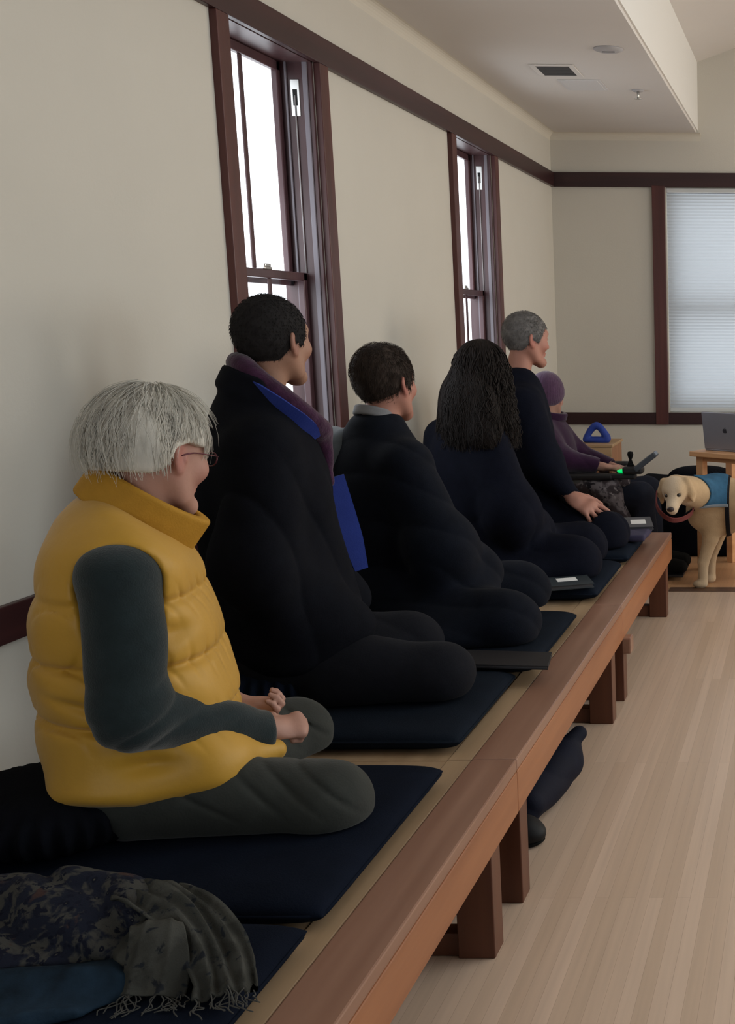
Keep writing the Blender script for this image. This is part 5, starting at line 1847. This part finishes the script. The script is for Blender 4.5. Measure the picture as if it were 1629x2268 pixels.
BKB = mat('black_book_cloth', (0.012, 0.011, 0.013), rough=0.55, spec=0.3)
BKG = mat('dark_green_grey_cover', (0.028, 0.036, 0.042), rough=0.5, spec=0.35)
BKL = mat('grey_cover', (0.060, 0.062, 0.074), rough=0.45, spec=0.35)
book('thin black book lying flat on the bench edge beside the person with the plum scarf', (0.925, 3.372, 0.437), (0, 4, 8), 0.27, 0.15, 0.012, BKB)
book('dark book with a white label, lying in front of the person with long wavy hair', (0.880, 4.425, 0.438), (2, 0, 22), 0.20, 0.20, 0.018, BKG, (-0.025, 0.050, -0.040, 0.012))
sc_ = thing('folded_cloth', 'folded dusky purple cloth under the grey book at the far bench end', 'cloth', (0.985, 5.44, 0.436))
sdf_obj('cloth', disp(rbox((0, 0, 0.016), (0.085, 0.14, 0.016), 0.012), drape(191, 0.003, 0.001)), (-0.12, -0.18, -0.02), (0.12, 0.18, 0.06), 0.005, mat('dusky_purple_cloth', (0.040, 0.036, 0.075), rough=0.9, noise=0.2, bump=0.3), sc_, 1)
book('grey book with a white label, lying before the grey haired man', (0.985, 5.575, 0.468), (3, 0, 12), 0.16, 0.22, 0.016, BKL, (-0.02, 0.050, -0.045, 0.045))

PAIS = pattern_cloth('dark_paisley_shawl', (0.012, 0.014, 0.024),
                     [((0.050, 0.049, 0.044), 1.6, 0.47, 0.55, 'n'), ((0.007, 0.008, 0.015), 2.6, 0.30, 0.22, 'v'), ((0.075, 0.070, 0.058), 2.6, 0.115, 0.06, 'v'), ((0.046, 0.027, 0.024), 0.9, 0.63, 0.68, 'n'), ((0.009, 0.010, 0.018), 3.4, 0.56, 0.62, 'n')], 26)
PAIS2 = pattern_cloth('shawl_plain_end', (0.036, 0.036, 0.031), [((0.056, 0.056, 0.049), 1.0, 0.46, 0.58, 'n'), ((0.016, 0.018, 0.022), 2.5, 0.60, 0.66, 'n')], 24)
sw = thing('shawl', 'crumpled dark paisley shawl with a fringe, dropped on the nearest mat', 'shawl', (0.70, 1.68, 0.437))


def sl_(x, y, z):
    return np.array((x - 0.70, y - 1.68, z - 0.437))


wsh = waves(201, 24)
wsh2 = waves(202, 55)


def crumple(Q):
    return (0.016 * (1 - np.abs(np.sin(Q[:, 0] * 26 + Q[:, 1] * 34 + Q[:, 2] * 20 + 2.4 * wsh(Q)))) - 0.010) * 1.0 + 0.006 * wsh(Q) + 0.0025 * wsh2(Q)


main = U(cap(sl_(0.42, 1.74, 0.495), sl_(0.66, 1.745, 0.500), 0.062, 0.055), cap(sl_(0.66, 1.745, 0.500), sl_(0.79, 1.745, 0.512), 0.055, 0.036), ell(sl_(0.52, 1.68, 0.465), (0.16, 0.10, 0.045)),
         ell(sl_(0.70, 1.70, 0.475), (0.10, 0.055, 0.040)), ell(sl_(0.42, 1.62, 0.465), (0.12, 0.12, 0.05)), k=0.045)
sdf_obj('patterned_part', inter(disp(main, crumple), plane((0, 0, 0.002), (0, 0, -1)), 0.004), sl_(0.2, 1.44, 0.40), sl_(0.95, 1.95, 0.62), 0.0045, PAIS, sw, 1)


def cloth_sheet(name, centre, wdirs, widths, m, parent, nf=5, amp=0.010, t=0.004, nu=44, nv=40, seed=0, thick_end=1.0):
    """A pleated length of cloth with real thickness, following a centre line."""
    P = smooth_path(centre, nu)
    D = smooth_path(wdirs, nu)
    D /= np.linalg.norm(D, axis=1)[:, None]
    w = np.interp(np.linspace(0, 1, nu), np.linspace(0, 1, len(widths)), widths)
    Tt = np.gradient(P, axis=0)
    Tt /= np.linalg.norm(Tt, axis=1)[:, None]
    D = D - Tt * (D * Tt).sum(1)[:, None]
    D /= np.linalg.norm(D, axis=1)[:, None]
    N = np.cross(D, Tt)
    N *= np.sign(N[:, 2].sum() + 1e-9)
    rg = np.random.RandomState(seed)
    ph, ph2 = rg.uniform(0, 6, 2)
    G = np.zeros((nu, nv, 3))
    for j in range(nv):
        v_ = j / (nv - 1) - 0.5
        u_ = np.linspace(0, 1, nu)
        hgt = amp * (1 - np.abs(np.sin(PI * nf * v_ + ph + 0.9 * np.sin(3 * u_ + ph2))) ** 0.8) + 0.3 * amp * np.sin(9 * v_ + 7 * u_ + ph2) - 0.25 * w * (2 * v_) ** 2 * 0.5
        G[:, j] = P + D * (w * v_)[:, None] + N * hgt[:, None]
    dU, dV = np.gradient(G, axis=0), np.gradient(G, axis=1)
    NN = np.cross(dV, dU)
    NN /= np.linalg.norm(NN, axis=2)[:, :, None] + 1e-9
    NN *= np.sign(NN[:, :, 2].sum())
    V = np.concatenate([(G + NN * t / 2).reshape(-1, 3), (G - NN * t / 2).reshape(-1, 3)])
    V[:, 2] = np.maximum(V[:, 2], 0.002)
    F, o_ = [], nu * nv
    for i in range(nu - 1):
        for j in range(nv - 1):
            a = i * nv + j
            F.append((a, a + nv, a + nv + 1, a + 1))
            F.append((o_ + a, o_ + a + 1, o_ + a + nv + 1, o_ + a + nv))
    rim = [(0, j) for j in range(nv)] + [(i, nv - 1) for i in range(1, nu)] + [(nu - 1, j) for j in range(nv - 2, -1, -1)] + [(i, 0) for i in range(nu - 2, 0, -1)]
    for q in range(len(rim)):
        a, b = rim[q], rim[(q + 1) % len(rim)]
        ia, ib = a[0] * nv + a[1], b[0] * nv + b[1]
        F.append((ia, ib, o_ + ib, o_ + ia))
    o = link_mesh(name, poly_mesh(name, V, F), m, parent, True)
    return o, G


_, GB = cloth_sheet('plain_end', [sl_(0.775, 1.755, 0.535), sl_(0.815, 1.745, 0.540), sl_(0.872, 1.725, 0.518), sl_(0.925, 1.688, 0.480), sl_(0.962, 1.640, 0.452), sl_(0.975, 1.612, 0.445)],
                    [(0.3, 0.9, -0.2), (0.35, 0.9, -0.2), (0.5, 0.85, -0.3), (0.75, 0.65, -0.3), (0.9, 0.4, -0.2), (0.95, 0.3, -0.1)], [0.10, 0.11, 0.11, 0.10, 0.085, 0.085], PAIS2, sw, 4, 0.014, seed=2)
_, GA = cloth_sheet('folded_end', [sl_(0.835, 1.690, 0.515), sl_(0.848, 1.668, 0.528), sl_(0.858, 1.650, 0.518), sl_(0.866, 1.632, 0.488), sl_(0.868, 1.618, 0.458), sl_(0.868, 1.607, 0.447)],
                    [(1, 0.2, 0)] * 6, [0.055, 0.065, 0.078, 0.088, 0.09, 0.09], PAIS2, sw, 2, 0.007, seed=5)
sdf_obj('inner_fold', inter(disp(U(cap(sl_(0.78, 1.715, 0.475), sl_(0.87, 1.70, 0.462), 0.032, 0.028), cap(sl_(0.87, 1.70, 0.458), sl_(0.92, 1.675, 0.448), 0.024, 0.014), cap(sl_(0.83, 1.675, 0.472), sl_(0.862, 1.66, 0.460), 0.030, 0.022), k=0.03), crumple), plane((0, 0, 0.002), (0, 0, -1)), 0.004),
        sl_(0.68, 1.55, 0.42), sl_(1.0, 1.80, 0.58), 0.0045, PAIS2, sw, 1)
rng = np.random.RandomState(3)
YARN = mat('grey_fringe_yarn', (0.060, 0.058, 0.052), rough=0.9)
for G_, n_, dirv in ((GA[-1], 20, (0.0, -1.0)), (GB[-1], 18, (0.35, -0.9))):
    fr_ = []
    for i in range(n_):
        p = G_[rng.randint(0, len(G_))].copy()
        p[2] = max(p[2], 0.005)
        q = [p, p + (rng.normal() * 0.006, -0.006, -0.004)]
        for k in range(3):
            d_ = np.array((dirv[0] * 0.010 + rng.normal() * 0.009, dirv[1] * rng.uniform(0.003, 0.016), 0))
            nx_ = q[-1] + d_
            nx_[2] = 0.0035
            q.append(nx_)
        fr_.append(smooth_path(q, 12))
    if n_ == 20:
        e = G_[-3]
        fr_.append(smooth_path([e, e + (0.012, -0.022, -0.006), e + (0.002, -0.045, -0.008), e + (-0.022, -0.045, -0.008), e + (-0.028, -0.022, -0.004)], 18))
    fr_[0] = np.vstack([fr_[0]])
    tubes('fringe', fr_, [0.0010] * len(fr_), YARN, sw, 5)
jn = thing('folded_garment', 'blue denim garment partly under the crumpled paisley shawl', 'garment', (0.69, 1.595, 0.437))
jf = U(ell((-0.06, -0.01, 0.005), (0.20, 0.085, 0.030), rotm(0, 0, 14)), cap((-0.17, -0.03, 0.012), (0.10, 0.045, 0.018), 0.022, 0.022), k=0.04)
wj = waves(211, 20)
jf = disp(jf, lambda Q: -0.010 * (1 - np.abs(np.sin(Q[:, 0] * 9 - Q[:, 1] * 42 + 1.5 * wj(Q)))) + 0.003 * wj(Q))
sdf_obj('cloth', inter(jf, plane((0, 0, 0.002), (0, 0, -1)), 0.004), (-0.32, -0.18, -0.02), (0.3, 0.18, 0.1), 0.005, mat('dark_denim', (0.013, 0.030, 0.052), rough=0.85, spec=0.15, noise=0.75, nscale=24, bump=0.4, bscale=240), jn, 1)

jk = thing('folded_jacket', 'dark navy jacket bundled on the floor under the wooden bench', 'jacket', (1.02, 3.32, 0))
jf = U(cap((0.0, -0.10, 0.055), (0.035, 0.16, 0.085), 0.052, 0.070), ell((-0.10, 0.03, 0.07), (0.12, 0.20, 0.075)), cap((0.05, 0.16, 0.13), (0.085, 0.22, 0.155), 0.028, 0.024), k=0.04)
jf = disp(jf, drape(221, 0.009, 0.003, (30, 24, 40)))
sdf_obj('cloth', inter(jf, plane((0, 0, 0.002), (0, 0, -1)), 0.005), (-0.28, -0.28, -0.02), (0.2, 0.32, 0.24), 0.006, mat('navy_nylon_jacket', (0.0065, 0.0080, 0.0185), rough=0.75, spec=0.15, noise=0.25, nscale=20, bump=0.3), jk, 1)
so = thing('shoe', 'black shoe on the floor under the bench, in front of the navy jacket', 'shoe', (1.010, 3.105, 0), math.radians(-20))
sf_ = U(cap((-0.14, 0, 0.045), (0.03, 0, 0.038), 0.042, 0.040), cap((-0.14, 0, 0.06), (-0.15, 0, 0.075), 0.040, 0.036), ell((0.04, 0, 0.032), (0.055, 0.044, 0.032)), k=0.03)
sf_ = sub(sf_, cap((-0.145, 0, 0.10), (-0.10, 0, 0.09), 0.030, 0.022), 0.01)
sdf_obj('upper', inter(sf_, plane((0, 0, 0.012), (0, 0, -1)), 0.006), (-0.22, -0.08, 0.0), (0.12, 0.08, 0.14), 0.004, mat('black_leather', (0.005, 0.005, 0.006), rough=0.6, spec=0.25), so, 1)
sdf_obj('sole', inter(inter(off(sf_, 0.004), lambda Q: Q[:, 2] - 0.016, 0.003), plane((0, 0, 0.001), (0, 0, -1)), 0.003), (-0.22, -0.08, -0.01), (0.12, 0.08, 0.04), 0.004, RUBBER, so, 1)
